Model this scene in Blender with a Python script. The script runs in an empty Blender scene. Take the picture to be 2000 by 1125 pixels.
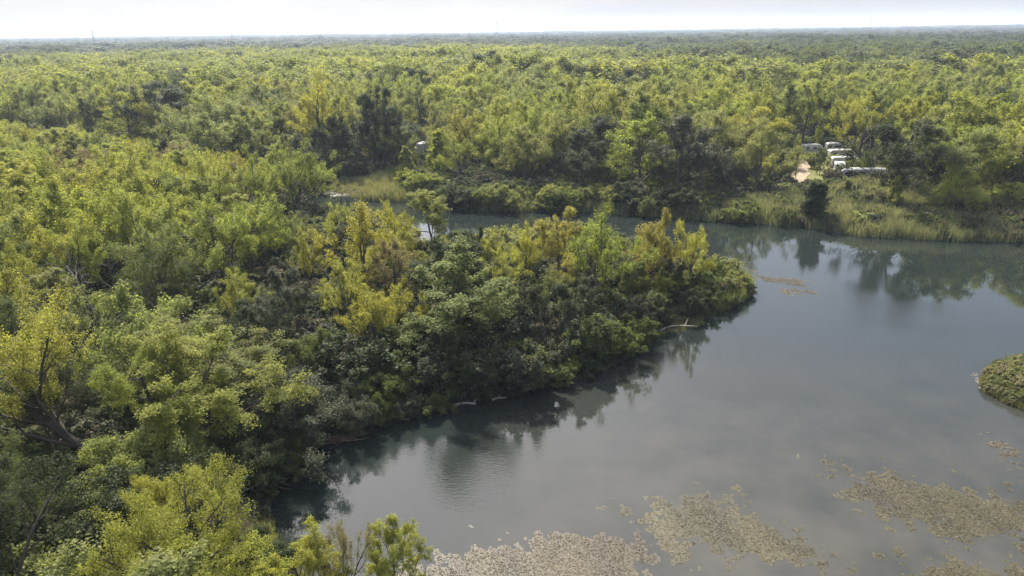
import bpy, math, random
import numpy as np
from mathutils import Matrix, Vector

SC = bpy.context.scene
COL = SC.collection
R = math.radians
PI = math.pi

# ------------------------------------------------------------------ camera
H, F_PX, HORIZON, ROLL = 38.0, 1428.0, 61.0, R(0.72)
PITCH = math.atan((562.5 - HORIZON) / F_PX)
C_POS = np.array([0.0, 0.0, H])
_f = np.array([0, math.cos(PITCH), -math.sin(PITCH)])
_u = np.array([0, math.sin(PITCH), math.cos(PITCH)])
_r = np.array([1.0, 0, 0])
C_R = math.cos(ROLL) * _r - math.sin(ROLL) * _u
C_U = math.cos(ROLL) * _u + math.sin(ROLL) * _r
C_F = _f
cam = bpy.data.cameras.new('camera')
cam.sensor_width = 36.0
cam.lens = 18.0 * F_PX / 1000.0
cam.clip_start = 0.5
cam.clip_end = 30000
camo = bpy.data.objects.new('camera', cam)
COL.objects.link(camo)
m = Matrix.Identity(4)
for i in range(3):
    m[i][0], m[i][1], m[i][2], m[i][3] = C_R[i], C_U[i], -C_F[i], C_POS[i]
camo.matrix_world = m
SC.camera = camo

# ------------------------------------------------------------------ sky, sun, exposure
SUN_EL, SUN_AZ = R(48), R(-17)          # azimuth from +Y (view direction), negative = left
SUN_STR, SKY_STR, EXPOSURE = 5.0, 0.050, 1.20
w = bpy.data.worlds.new('World')
SC.world = w
w.use_nodes = True
nt = w.node_tree
nt.nodes.clear()
def N(tree, typ, **kw):
    n = tree.nodes.new(typ)
    for k, v in kw.items():
        if k.startswith('in_'):
            key = k[3:]
            n.inputs[int(key) if key.isdigit() else key.replace('_', ' ')].default_value = v
        else:
            setattr(n, k, v)
    return n
out = N(nt, 'ShaderNodeOutputWorld')
bg = N(nt, 'ShaderNodeBackground')
bg.inputs['Strength'].default_value = SKY_STR
sky = N(nt, 'ShaderNodeTexSky', sky_type='NISHITA')
sky.sun_disc = False
sky.sun_elevation = SUN_EL
sky.sun_rotation = SUN_AZ
sky.altitude = 100
sky.air_density = 1.0
sky.dust_density = 0.8
sky.ozone_density = 1.0
# thin high cloud spread over the whole sky
tc = N(nt, 'ShaderNodeTexCoord')
sep = N(nt, 'ShaderNodeSeparateXYZ')
nt.links.new(tc.outputs['Generated'], sep.inputs[0])
zz = N(nt, 'ShaderNodeMath', operation='MAXIMUM', in_1=0.0)
nt.links.new(sep.outputs['Z'], zz.inputs[0])
za = N(nt, 'ShaderNodeMath', operation='ADD', in_1=0.18)
nt.links.new(zz.outputs[0], za.inputs[0])
cb = N(nt, 'ShaderNodeCombineXYZ')
for k in ('X', 'Y'):
    d = N(nt, 'ShaderNodeMath', operation='DIVIDE')
    nt.links.new(sep.outputs[k], d.inputs[0])
    nt.links.new(za.outputs[0], d.inputs[1])
    nt.links.new(d.outputs[0], cb.inputs[k])
nz = N(nt, 'ShaderNodeTexNoise', in_Scale=1.15, in_Detail=6.0, in_Roughness=0.52)
nt.links.new(cb.outputs[0], nz.inputs['Vector'])
mr = N(nt, 'ShaderNodeMapRange', in_1=0.36, in_2=0.66, in_3=0.72, in_4=0.98)
nt.links.new(nz.outputs['Fac'], mr.inputs[0])
mx = N(nt, 'ShaderNodeMix', data_type='RGBA')
ml = N(nt, 'ShaderNodeMapRange', in_1=0.05, in_2=0.30, in_3=1.0, in_4=0.72)     # haze closes the sky low down, blue shows through higher up
nt.links.new(zz.outputs[0], ml.inputs[0])
mf = N(nt, 'ShaderNodeMath', operation='MULTIPLY'); nt.links.new(mr.outputs[0], mf.inputs[0]); nt.links.new(ml.outputs[0], mf.inputs[1])
nt.links.new(mf.outputs[0], mx.inputs['Factor'])
nt.links.new(sky.outputs[0], mx.inputs['A'])
# thin cloud glows towards the sun
dp = N(nt, 'ShaderNodeVectorMath', operation='DOT_PRODUCT')
nt.links.new(tc.outputs['Generated'], dp.inputs[0])
dp.inputs[1].default_value = (math.sin(SUN_AZ) * math.cos(SUN_EL), math.cos(SUN_AZ) * math.cos(SUN_EL), math.sin(SUN_EL))
dm = N(nt, 'ShaderNodeMath', operation='MAXIMUM', in_1=0.0); nt.links.new(dp.outputs['Value'], dm.inputs[0])
pw = N(nt, 'ShaderNodeMath', operation='POWER', in_1=9.0); nt.links.new(dm.outputs[0], pw.inputs[0])
ma = N(nt, 'ShaderNodeMath', operation='MULTIPLY_ADD', in_1=7.0, in_2=1.0); nt.links.new(pw.outputs[0], ma.inputs[0])
hz_ = N(nt, 'ShaderNodeMapRange', in_1=0.0, in_2=0.3, in_3=0.54, in_4=1.15); hz_.interpolation_type = 'SMOOTHSTEP'   # thicker air low down
nt.links.new(zz.outputs[0], hz_.inputs[0])
mh = N(nt, 'ShaderNodeMath', operation='MULTIPLY'); nt.links.new(ma.outputs[0], mh.inputs[0]); nt.links.new(hz_.outputs[0], mh.inputs[1])
# bluish away from the sun, white towards it
cl_ = N(nt, 'ShaderNodeMix', data_type='RGBA'); 
lo_ = N(nt, 'ShaderNodeMix', data_type='RGBA'); lo_.inputs['A'].default_value = (9.1, 8.8, 8.75, 1); lo_.inputs['B'].default_value = (8.4, 9.8, 12.6, 1)
lz_ = N(nt, 'ShaderNodeMapRange', in_1=0.06, in_2=0.26); nt.links.new(zz.outputs[0], lz_.inputs[0]); nt.links.new(lz_.outputs[0], lo_.inputs['Factor'])
nt.links.new(lo_.outputs['Result'], cl_.inputs['A'])
cl_.inputs['B'].default_value = (10.2, 9.6, 9.6, 1)
cf_ = N(nt, 'ShaderNodeMapRange', in_1=0.55, in_2=0.95); nt.links.new(dm.outputs[0], cf_.inputs[0])
nt.links.new(cf_.outputs[0], cl_.inputs['Factor'])
cs = N(nt, 'ShaderNodeVectorMath', operation='SCALE'); nt.links.new(cl_.outputs['Result'], cs.inputs[0])
nt.links.new(mh.outputs[0], cs.inputs['Scale'])
nt.links.new(cs.outputs[0], mx.inputs['B'])
nt.links.new(mx.outputs['Result'], bg.inputs['Color'])
nt.links.new(bg.outputs[0], out.inputs[0])

sun = bpy.data.lights.new('sun', 'SUN')
sun.energy = SUN_STR
sun.angle = R(1.0)
sun.color = (1.0, 0.95, 0.86)
suno = bpy.data.objects.new('sun', sun)
COL.objects.link(suno)
sd = Vector((math.sin(SUN_AZ) * math.cos(SUN_EL), math.cos(SUN_AZ) * math.cos(SUN_EL), math.sin(SUN_EL)))
suno.rotation_euler = sd.to_track_quat('Z', 'Y').to_euler()
suno.location = (0, 0, 120)

SC.view_settings.view_transform = 'Standard'
SC.view_settings.look = 'None'
SC.view_settings.gamma = 1.0
SC.view_settings.use_curve_mapping = False
SC.view_settings.exposure = EXPOSURE
SC.render.engine = 'CYCLES'
cy = SC.cycles
cy.max_bounces = 6
cy.diffuse_bounces = 4
cy.glossy_bounces = 2
cy.transmission_bounces = 3
cy.transparent_max_bounces = 4
cy.volume_bounces = 1
cy.sample_clamp_indirect = 6.0
cy.caustics_reflective = False
cy.caustics_refractive = False

# ------------------------------------------------------------------ pixel <-> place helpers (photo pixels, 2000 x 1125)
def P(px, py, z=0.0):
    d = C_F * F_PX + C_R * (px - 1000.0) + C_U * (562.5 - py)
    t = (z - H) / d[2]
    return C_POS + d * t
def proj(p):
    v = np.asarray(p, float) - C_POS
    zf = v @ C_F
    return 1000 + F_PX * (v @ C_R) / zf, 562.5 - F_PX * (v @ C_U) / zf
def poly(pxs, z=0.0):
    return np.array([P(x, y, z)[:2] for x, y in pxs])
def inside(pts, pg):
    pts = np.atleast_2d(pts)
    x, y = pts[:, 0], pts[:, 1]
    res = np.zeros(len(pts), bool)
    n = len(pg)
    for i in range(n):
        x1, y1 = pg[i]
        x2, y2 = pg[(i + 1) % n]
        c = ((y1 > y) != (y2 > y))
        if y1 != y2:
            res ^= c & (x < (x2 - x1) * (y - y1) / (y2 - y1) + x1)
    return res
def dist_poly(pts, pg, closed=True):
    pts = np.atleast_2d(pts)
    best = np.full(len(pts), 1e9)
    n = len(pg)
    for i in range(n if closed else n - 1):
        a = pg[i]
        b = pg[(i + 1) % n]
        ab = b - a
        t = np.clip(((pts - a) @ ab) / (ab @ ab + 1e-9), 0, 1)
        d = np.hypot(*(pts - (a + t[:, None] * ab)).T)
        best = np.minimum(best, d)
    return best
def smooth(a, b, x):
    t = np.clip((x - a) / (b - a), 0, 1)
    return t * t * (3 - 2 * t)
_prng = np.random.RandomState(5)
_ph = _prng.rand(24) * 6.28
_dr = _prng.rand(24) * 6.28
def wav(x, y, L, k=0):
    s = 0
    for i in range(5):
        j = (k * 5 + i) % 24
        f = 6.28 / (L * (0.6 + 0.27 * i))
        s = s + np.sin((x * math.cos(_dr[j]) + y * math.sin(_dr[j])) * f + _ph[j])
    return s / 5.0

def jitter_line(pg, amp, seed, step=2.5):
    """subdivide a shoreline and roughen it"""
    out = []
    n = len(pg)
    for i in range(n):
        a, b = pg[i], pg[(i + 1) % n]
        L = np.hypot(*(b - a))
        k = max(1, int(L / step)) if L < 120 else 8
        for t in np.linspace(0, 1, k, endpoint=False):
            out.append(a + (b - a) * t)
    out = np.array(out)
    ox = wav(out[:, 0], out[:, 1], 9.0, seed) + 0.6 * wav(out[:, 0], out[:, 1], 4.0, seed + 1)
    oy = wav(out[:, 0], out[:, 1], 9.0, seed + 2) + 0.6 * wav(out[:, 0], out[:, 1], 4.0, seed + 3)
    return out + amp * np.stack([ox, oy], 1)

PEN_BANK = [(640, 1190), (565, 1110), (535, 1060), (522, 1000), (540, 930), (600, 880), (690, 852), (790, 820), (900, 794),
            (1000, 770), (1100, 750), (1180, 720), (1250, 684), (1290, 652), (1360, 630), (1410, 608), (1450, 582), (1463, 562)]
PEN_BACK = [(1450, 543), (1400, 526), (1300, 512), (1150, 503), (1000, 498), (900, 506), (820, 505), (720, 498), (660, 468), (600, 428), (572, 405)]
FAR_SHORE = [(590, 388), (640, 374), (700, 384), (722, 393), (830, 390), (900, 408), (960, 412), (1050, 411), (1150, 413), (1300, 423),
             (1400, 431), (1500, 437), (1600, 446), (1700, 461), (1830, 467), (2000, 471), (2200, 480), (2500, 500)]
lake_pg = np.vstack([poly(PEN_BANK), poly(PEN_BACK), poly(FAR_SHORE),
                     np.array([[230, 120], [250, 20], [180, -60], [60, -70], [14, -20], [8, 20], [2, 34], [-3, 38], [-9, 40]])])
lake_pg = jitter_line(lake_pg, 0.55, 0)
isl_pg = jitter_line(poly([(1916, 742), (1932, 768), (1972, 792), (2060, 812), (2200, 800), (2240, 730), (2120, 695), (2000, 700), (1940, 715)]), 0.25, 1, 1.5)
pen_pg = np.vstack([poly(PEN_BANK), poly(PEN_BACK), poly([(500, 372), (400, 335), (200, 300), (-300, 290), (-1500, 400), (-1200, 1300), (640, 1500)])])

def sdist_exact(pts):
    """signed distance to water: positive on land"""
    pts = np.atleast_2d(pts)
    dl = dist_poly(pts, lake_pg)
    di = dist_poly(pts, isl_pg)
    ins = inside(pts, lake_pg)
    isl = inside(pts, isl_pg)
    d = np.where(ins & ~isl, -np.minimum(dl, di), np.where(isl, di, dl))
    return d
_sx = np.arange(-306, 307, 1.25); _sy = np.arange(-126, 327, 1.25)
_SX, _SY = np.meshgrid(_sx, _sy)
_SDF = sdist_exact(np.stack([_SX.ravel(), _SY.ravel()], 1)).reshape(_SX.shape)
def sdist(pts):
    pts = np.atleast_2d(pts)
    fx = (pts[:, 0] + 306) / 1.25; fy = (pts[:, 1] + 126) / 1.25
    ok = (fx > 0) & (fy > 0) & (fx < len(_sx) - 1.01) & (fy < len(_sy) - 1.01)
    fx = np.clip(fx, 0, len(_sx) - 1.01); fy = np.clip(fy, 0, len(_sy) - 1.01)
    i, j = fx.astype(int), fy.astype(int)
    u, v = fx - i, fy - j
    r = (_SDF[j, i] * (1 - u) + _SDF[j, i + 1] * u) * (1 - v) + (_SDF[j + 1, i] * (1 - u) + _SDF[j + 1, i + 1] * u) * v
    return np.where(ok, r, 40.0)
def base_height(x, y):
    dd = np.hypot(x, y)
    az = np.arctan2(x, y)
    far = smooth(2500, 6500, dd)
    return far * (8 + 8 * smooth(0.25, 0.6, az) + 5 * wav(x, y, 2200, 3)) + smooth(250, 900, dd) * 1.8 * wav(x, y, 420, 2) + smooth(900, 2500, dd) * 5.0 * wav(x, y, 760, 1)
def ground_z(pts, sdv=None):
    pts = np.atleast_2d(pts)
    x, y = pts[:, 0], pts[:, 1]
    near = (np.abs(x) < 300) & (y < 320) & (y > -120)
    s = np.full(len(pts), 40.0)
    if sdv is not None:
        s = sdv
    elif near.any():
        s[near] = sdist(pts[near])
    z = np.where(s > 0, 1.5 * (1 - np.exp(-s * 0.28)), -2.2 * (1 - np.exp(s * 0.22)))
    z = z + np.where(s > 1.0, 0.22 * wav(x, y, 7, 1) * np.clip((s - 1) / 5, 0, 1), 0)
    near_isl = near & inside(pts, isl_pg)
    z = np.where(near_isl, np.minimum(z, .9), z)
    return z + base_height(x, y)

# ------------------------------------------------------------------ mesh helpers
def mesh_np(name, V, Q, smooth_faces=False, mats=(), matidx=None, attrs=()):
    V = np.asarray(V, np.float32)
    Q = np.asarray(Q, np.int32)
    me = bpy.data.meshes.new(name)
    me.vertices.add(len(V))
    me.vertices.foreach_set('co', V.ravel())
    k = Q.shape[1]
    me.loops.add(Q.size)
    me.loops.foreach_set('vertex_index', Q.ravel())
    me.polygons.add(len(Q))
    me.polygons.foreach_set('loop_start', np.arange(0, Q.size, k, dtype=np.int32))
    if matidx is not None:
        me.polygons.foreach_set('material_index', np.asarray(matidx, np.int32))
    for mt in mats:
        me.materials.append(mt)
    for (an, typ, dom, arr) in attrs:
        a = me.attributes.new(an, typ, dom)
        key = {'FLOAT': 'value', 'INT': 'value', 'FLOAT_VECTOR': 'vector', 'FLOAT_COLOR': 'color'}[typ]
        a.data.foreach_set(key, np.ascontiguousarray(arr).ravel())
    me.update(calc_edges=True)
    if smooth_faces:
        me.polygons.foreach_set('use_smooth', np.ones(len(Q), bool))
    return me
def obj(name, me, parent=None, mat=None):
    o = bpy.data.objects.new(name, me)
    COL.objects.link(o)
    if parent is not None:
        o.parent = parent
    if mat is not None:
        me.materials.append(mat)
    return o
def tag(o, label=None, cat=None, group=None, kind=None):
    if label: o['label'] = label
    if cat: o['category'] = cat
    if group: o['group'] = group
    if kind: o['kind'] = kind
    return o
class MB:
    """collects quads"""
    def __init__(s): s.V, s.Q, s.n = [], [], 0
    def add(s, v, q):
        v = np.asarray(v, float); q = np.asarray(q, int)
        s.V.append(v); s.Q.append(q + s.n); s.n += len(v)
    def box(s, c, d, taper=1.0):
        x, y, z = np.array(d) / 2.0
        v = np.array([[-x, -y, -z], [x, -y, -z], [x, y, -z], [-x, y, -z], [-x * taper, -y * taper, z], [x * taper, -y * taper, z], [x * taper, y * taper, z], [-x * taper, y * taper, z]]) + np.array(c)
        s.add(v, [[0, 3, 2, 1], [4, 5, 6, 7], [0, 1, 5, 4], [1, 2, 6, 5], [2, 3, 7, 6], [3, 0, 4, 7]])
    def tube(s, pts, rad, k=5):
        pts = np.asarray(pts, float)
        n = len(pts)
        d = np.gradient(pts, axis=0)
        d /= np.linalg.norm(d, axis=1)[:, None] + 1e-9
        ref = np.array([0.31, 0.17, 0.93]) if abs(d[0][2]) < 0.9 else np.array([0.93, 0.2, 0.1])
        a = np.cross(d, ref); a /= np.linalg.norm(a, axis=1)[:, None] + 1e-9
        b = np.cross(d, a)
        th = np.arange(k) * 2 * PI / k
        ring = a[:, None, :] * np.cos(th)[None, :, None] + b[:, None, :] * np.sin(th)[None, :, None]
        v = pts[:, None, :] + ring * np.asarray(rad, float)[:, None, None]
        i = np.arange(n - 1)[:, None] * k
        j = np.arange(k)[None, :]
        j2 = (j + 1) % k
        q = np.stack([i + j, i + j2, i + k + j2, i + k + j], -1).reshape(-1, 4)
        s.add(v.reshape(-1, 3), q)
    def mesh(s, name, **kw):
        return mesh_np(name, np.vstack(s.V), np.vstack(s.Q), **kw)

# ------------------------------------------------------------------ materials
def mat_new(name):
    m = bpy.data.materials.new(name)
    m.use_nodes = True
    t = m.node_tree
    t.nodes.clear()
    o = N(t, 'ShaderNodeOutputMaterial')
    return m, t, o
def simple_mat(name, col, rough=0.7, spec=0.3, noise=0.25, scale=3.0, metal=0.0):
    m, t, o = mat_new(name)
    b = N(t, 'ShaderNodeBsdfPrincipled', in_Roughness=rough, in_Metallic=metal)
    b.inputs['Specular IOR Level'].default_value = spec
    tcn = N(t, 'ShaderNodeTexCoord')
    nz = N(t, 'ShaderNodeTexNoise', in_Scale=scale, in_Detail=5.0)
    t.links.new(tcn.outputs['Object'], nz.inputs['Vector'])
    mxn = N(t, 'ShaderNodeMix', data_type='RGBA')
    mxn.inputs['A'].default_value = tuple(c * (1 - noise) for c in col) + (1,)
    mxn.inputs['B'].default_value = tuple(min(1, c * (1 + noise)) for c in col) + (1,)
    t.links.new(nz.outputs['Fac'], mxn.inputs['Factor'])
    t.links.new(mxn.outputs['Result'], b.inputs['Base Color'])
    t.links.new(b.outputs[0], o.inputs[0])
    return m
def leaf_mat(name, trans=0.5, spec=0.25, rough=0.5, warm=(1.25, 1.05, 0.45), vary=0.6):
    """tint comes from the tree (object property or instance), 'v' from the leaf"""
    m, t, o = mat_new(name)
    at = N(t, 'ShaderNodeAttribute', attribute_type='INSTANCER', attribute_name='tint')
    av = N(t, 'ShaderNodeAttribute', attribute_type='GEOMETRY', attribute_name='v')
    m1 = N(t, 'ShaderNodeMapRange', in_1=0.0, in_2=1.0, in_3=1 - vary * 0.6, in_4=1 + vary * 0.6)
    t.links.new(av.outputs['Fac'], m1.inputs[0])
    sc = N(t, 'ShaderNodeVectorMath', operation='SCALE')
    t.links.new(at.outputs['Vector'], sc.inputs[0])
    t.links.new(m1.outputs[0], sc.inputs['Scale'])
    b = N(t, 'ShaderNodeBsdfPrincipled', in_Roughness=rough)
    b.inputs['Specular IOR Level'].default_value = spec
    t.links.new(sc.outputs[0], b.inputs['Base Color'])
    mu = N(t, 'ShaderNodeVectorMath', operation='MULTIPLY')
    mu.inputs[1].default_value = warm
    t.links.new(sc.outputs[0], mu.inputs[0])
    tr = N(t, 'ShaderNodeBsdfTranslucent')
    t.links.new(mu.outputs[0], tr.inputs['Color'])
    ms = N(t, 'ShaderNodeMixShader', in_0=trans)
    t.links.new(b.outputs[0], ms.inputs[1])
    t.links.new(tr.outputs[0], ms.inputs[2])
    t.links.new(ms.outputs[0], o.inputs[0])
    return m
M_LEAF = leaf_mat('leaf_thin', 0.6, 0.15, 0.65, (1.1, 1.08, 0.6))
M_WAXY = leaf_mat('leaf_waxy', 0.38, 0.16, 0.65, (1.1, 1.05, 0.6))
M_REED = leaf_mat('reed_blade', 0.40, 0.25, 0.5, (1.15, 1.05, 0.6))
M_BARK = simple_mat('bark', (0.075, 0.062, 0.050), 0.9, 0.15, 0.4, 2.5)
M_DEAD = simple_mat('bare_wood', (0.21, 0.185, 0.16), 0.85, 0.2, 0.35, 2.0)
M_PALE = simple_mat('pale_driftwood', (0.27, 0.245, 0.21), 0.85, 0.2, 0.25, 4.0)

# ------------------------------------------------------------------ ground
def axis(fine_lo, fine_hi, step, far, grow=1.16):
    a = list(np.arange(fine_lo, fine_hi + 0.01, step))
    s, v = step, fine_hi
    while v < far:
        s *= grow; v += s; a.append(v)
    s, v = step, fine_lo
    lo = []
    while v > -far:
        s *= grow; v -= s; lo.append(v)
    return np.array(lo[::-1] + a)
gx = axis(-150, 170, 1.25, 9500)
gy = axis(25, 250, 1.25, 9500)
gy = gy[gy > -900]
GX, GY = np.meshgrid(gx, gy)
gp = np.stack([GX.ravel(), GY.ravel()], 1)
nearm = (np.abs(gp[:, 0]) < 300) & (gp[:, 1] < 320) & (gp[:, 1] > -120)
sdv = np.full(len(gp), 40.0)
sdv[nearm] = sdist(gp[nearm])
gz = ground_z(gp, sdv)
nx, ny = len(gx), len(gy)
ii, jj = np.meshgrid(np.arange(nx - 1), np.arange(ny - 1))
b0 = (jj * nx + ii).ravel()
gq = np.stack([b0, b0 + 1, b0 + nx + 1, b0 + nx], 1)
# what the ground is made of: bare sand and mud patches, mown camp grass
SANDY = [[(440, 1015), (470, 960), (520, 930), (530, 1010), (505, 1050)],
         [(1290, 652), (1290, 640), (1370, 622), (1365, 632)]]
CAMP_GRASS = [[(1530, 298), (1600, 288), (1690, 290), (1720, 352), (1540, 352)], [(800, 286), (845, 284), (845, 305), (805, 305)]]
sand = np.zeros(len(gp)); grass = np.zeros(len(gp))
idx = np.where(nearm)[0]
for pg in SANDY:
    q = poly(pg, 0.6)
    d = np.where(inside(gp[idx], q), 0, dist_poly(gp[idx], q))
    sand[idx] = np.maximum(sand[idx], 1 - smooth(0, 1.5, d))
for pg in CAMP_GRASS:
    q = poly(pg, 1.4)
    d = np.where(inside(gp[idx], q), 0, dist_poly(gp[idx], q))
    grass[idx] = np.maximum(grass[idx], 1 - smooth(0, 2.5, d))
sand[idx] = np.maximum(sand[idx], 0.55 * (1 - smooth(0.3, 1.3, np.abs(sdv[idx] - 0.3))) * (1 - inside(gp[idx], pen_pg)))
me = mesh_np('ground', np.column_stack([gp, gz]), gq, True, attrs=[('sand', 'FLOAT', 'POINT', sand.astype(np.float32)), ('grass', 'FLOAT', 'POINT', grass.astype(np.float32))])
gm, t, o = mat_new('forest_floor')
geo = N(t, 'ShaderNodeNewGeometry')
n1 = N(t, 'ShaderNodeTexNoise', in_Scale=0.35, in_Detail=8.0, in_Roughness=0.65)
n2 = N(t, 'ShaderNodeTexNoise', in_Scale=4.0, in_Detail=6.0, in_Roughness=0.7)
for n in (n1, n2): t.links.new(geo.outputs['Position'], n.inputs['Vector'])
r1 = N(t, 'ShaderNodeValToRGB')
r1.color_ramp.elements[0].position = 0.35; r1.color_ramp.elements[0].color = (0.026, 0.023, 0.013, 1)
r1.color_ramp.elements[1].position = 0.68; r1.color_ramp.elements[1].color = (0.062, 0.062, 0.027, 1)
t.links.new(n1.outputs['Fac'], r1.inputs[0])
a1 = N(t, 'ShaderNodeAttribute', attribute_name='grass')
a2 = N(t, 'ShaderNodeAttribute', attribute_name='sand')
g1 = N(t, 'ShaderNodeMix', data_type='RGBA'); g1.inputs['B'].default_value = (0.13, 0.13, 0.045, 1)
t.links.new(a1.outputs['Fac'], g1.inputs['Factor']); t.links.new(r1.outputs[0], g1.inputs['A'])
rs = N(t, 'ShaderNodeValToRGB')
rs.color_ramp.elements[0].position = 0.3; rs.color_ramp.elements[0].color = (0.085, 0.068, 0.042, 1)
rs.color_ramp.elements[1].position = 0.7; rs.color_ramp.elements[1].color = (0.15, 0.125, 0.085, 1)
t.links.new(n2.outputs['Fac'], rs.inputs[0])
sm = N(t, 'ShaderNodeMath', operation='MULTIPLY_ADD', in_1=1.6, in_2=-0.3)
t.links.new(a2.outputs['Fac'], sm.inputs[0])
sm2 = N(t, 'ShaderNodeMath', operation='MULTIPLY', use_clamp=True)
nb = N(t, 'ShaderNodeMapRange', in_1=0.3, in_2=0.55)
t.links.new(n2.outputs['Fac'], nb.inputs[0])
t.links.new(sm.outputs[0], sm2.inputs[0]); t.links.new(nb.outputs[0], sm2.inputs[1])
g2 = N(t, 'ShaderNodeMix', data_type='RGBA')
t.links.new(sm2.outputs[0], g2.inputs['Factor']); t.links.new(g1.outputs['Result'], g2.inputs['A']); t.links.new(rs.outputs[0], g2.inputs['B'])
b = N(t, 'ShaderNodeBsdfPrincipled', in_Roughness=0.95)
b.inputs['Specular IOR Level'].default_value = 0.1
t.links.new(g2.outputs['Result'], b.inputs['Base Color'])
bp = N(t, 'ShaderNodeBump', in_Strength=0.8, in_Distance=0.15)
t.links.new(n2.outputs['Fac'], bp.inputs['Height']); t.links.new(bp.outputs[0], b.inputs['Normal'])
t.links.new(b.outputs[0], o.inputs[0])
tag(obj('ground', me, mat=gm), kind='structure')

# ------------------------------------------------------------------ water
wm, t, o = mat_new('lake_water')
geo = N(t, 'ShaderNodeNewGeometry')
mp = N(t, 'ShaderNodeMapping'); mp.inputs['Rotation'].default_value = (0, 0, R(28)); mp.inputs['Scale'].default_value = (1.0, 2.6, 1)
t.links.new(geo.outputs['Position'], mp.inputs[0])
f1 = N(t, 'ShaderNodeTexNoise', in_Scale=1.7, in_Detail=4.0, in_Roughness=0.55, in_Distortion=0.3)
f2 = N(t, 'ShaderNodeTexNoise', in_Scale=0.032, in_Detail=3.0)
f3 = N(t, 'ShaderNodeTexNoise', in_Scale=0.035, in_Detail=4.0)
t.links.new(mp.outputs[0], f1.inputs['Vector'])
t.links.new(geo.outputs['Position'], f2.inputs['Vector'])
t.links.new(geo.outputs['Position'], f3.inputs['Vector'])
st = N(t, 'ShaderNodeMapRange', in_1=0.44, in_2=0.60, in_3=0.05, in_4=1.0)
t.links.new(f2.outputs['Fac'], st.inputs[0])
bp = N(t, 'ShaderNodeBump', in_Distance=0.026)
sy_ = N(t, 'ShaderNodeSeparateXYZ'); t.links.new(geo.outputs['Position'], sy_.inputs[0])
lee = N(t, 'ShaderNodeMapRange', in_1=92.0, in_2=122.0, in_3=1.0, in_4=0.12); t.links.new(sy_.outputs['Y'], lee.inputs[0])     # sheltered under the far bank
stl = N(t, 'ShaderNodeMath', operation='MULTIPLY'); t.links.new(st.outputs[0], stl.inputs[0]); t.links.new(lee.outputs[0], stl.inputs[1])
t.links.new(stl.outputs[0], bp.inputs['Strength']); t.links.new(f1.outputs['Fac'], bp.inputs['Height'])
mc = N(t, 'ShaderNodeMix', data_type='RGBA')
mc.inputs['A'].default_value = (0.011, 0.015, 0.013, 1); mc.inputs['B'].default_value = (0.015, 0.019, 0.017, 1)
t.links.new(f3.outputs['Fac'], mc.inputs['Factor'])
b = N(t, 'ShaderNodeBsdfPrincipled', in_Roughness=0.02, in_IOR=1.333)
b.inputs['Specular IOR Level'].default_value = 0.5
# silty, weedy shallows near the camera side
sx_ = N(t, 'ShaderNodeSeparateXYZ'); t.links.new(geo.outputs['Position'], sx_.inputs[0])
sh1 = N(t, 'ShaderNodeMapRange', in_1=88.0, in_2=48.0); t.links.new(sx_.outputs['Y'], sh1.inputs[0])
sh2 = N(t, 'ShaderNodeMapRange', in_1=-8.0, in_2=14.0); t.links.new(sx_.outputs['X'], sh2.inputs[0])
shm = N(t, 'ShaderNodeMath', operation='MULTIPLY'); t.links.new(sh1.outputs[0], shm.inputs[0]); t.links.new(sh2.outputs[0], shm.inputs[1])
f4 = N(t, 'ShaderNodeTexNoise', in_Scale=0.16, in_Detail=5.0, in_Roughness=0.6); t.links.new(geo.outputs['Position'], f4.inputs['Vector'])
f4r = N(t, 'ShaderNodeMapRange', in_1=0.32, in_2=0.62, in_3=0.35, in_4=1.0); t.links.new(f4.outputs['Fac'], f4r.inputs[0])
shn = N(t, 'ShaderNodeMath', operation='MULTIPLY'); t.links.new(shm.outputs[0], shn.inputs[0]); t.links.new(f4r.outputs[0], shn.inputs[1])
mc2 = N(t, 'ShaderNodeMix', data_type='RGBA'); t.links.new(shn.outputs[0], mc2.inputs['Factor']); t.links.new(mc.outputs['Result'], mc2.inputs['A'])
mc2.inputs['B'].default_value = (0.046, 0.043, 0.034, 1)
t.links.new(mc2.outputs['Result'], b.inputs['Base Color'])
t.links.new(bp.outputs[0], b.inputs['Normal'])
t.links.new(b.outputs[0], o.inputs[0])
mb = MB()
mb.add([[-140, -90, 0], [290, -90, 0], [290, 330, 0], [-140, 330, 0]], [[0, 1, 2, 3]])
tag(obj('water', mb.mesh('water'), mat=wm), kind='structure')

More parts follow.
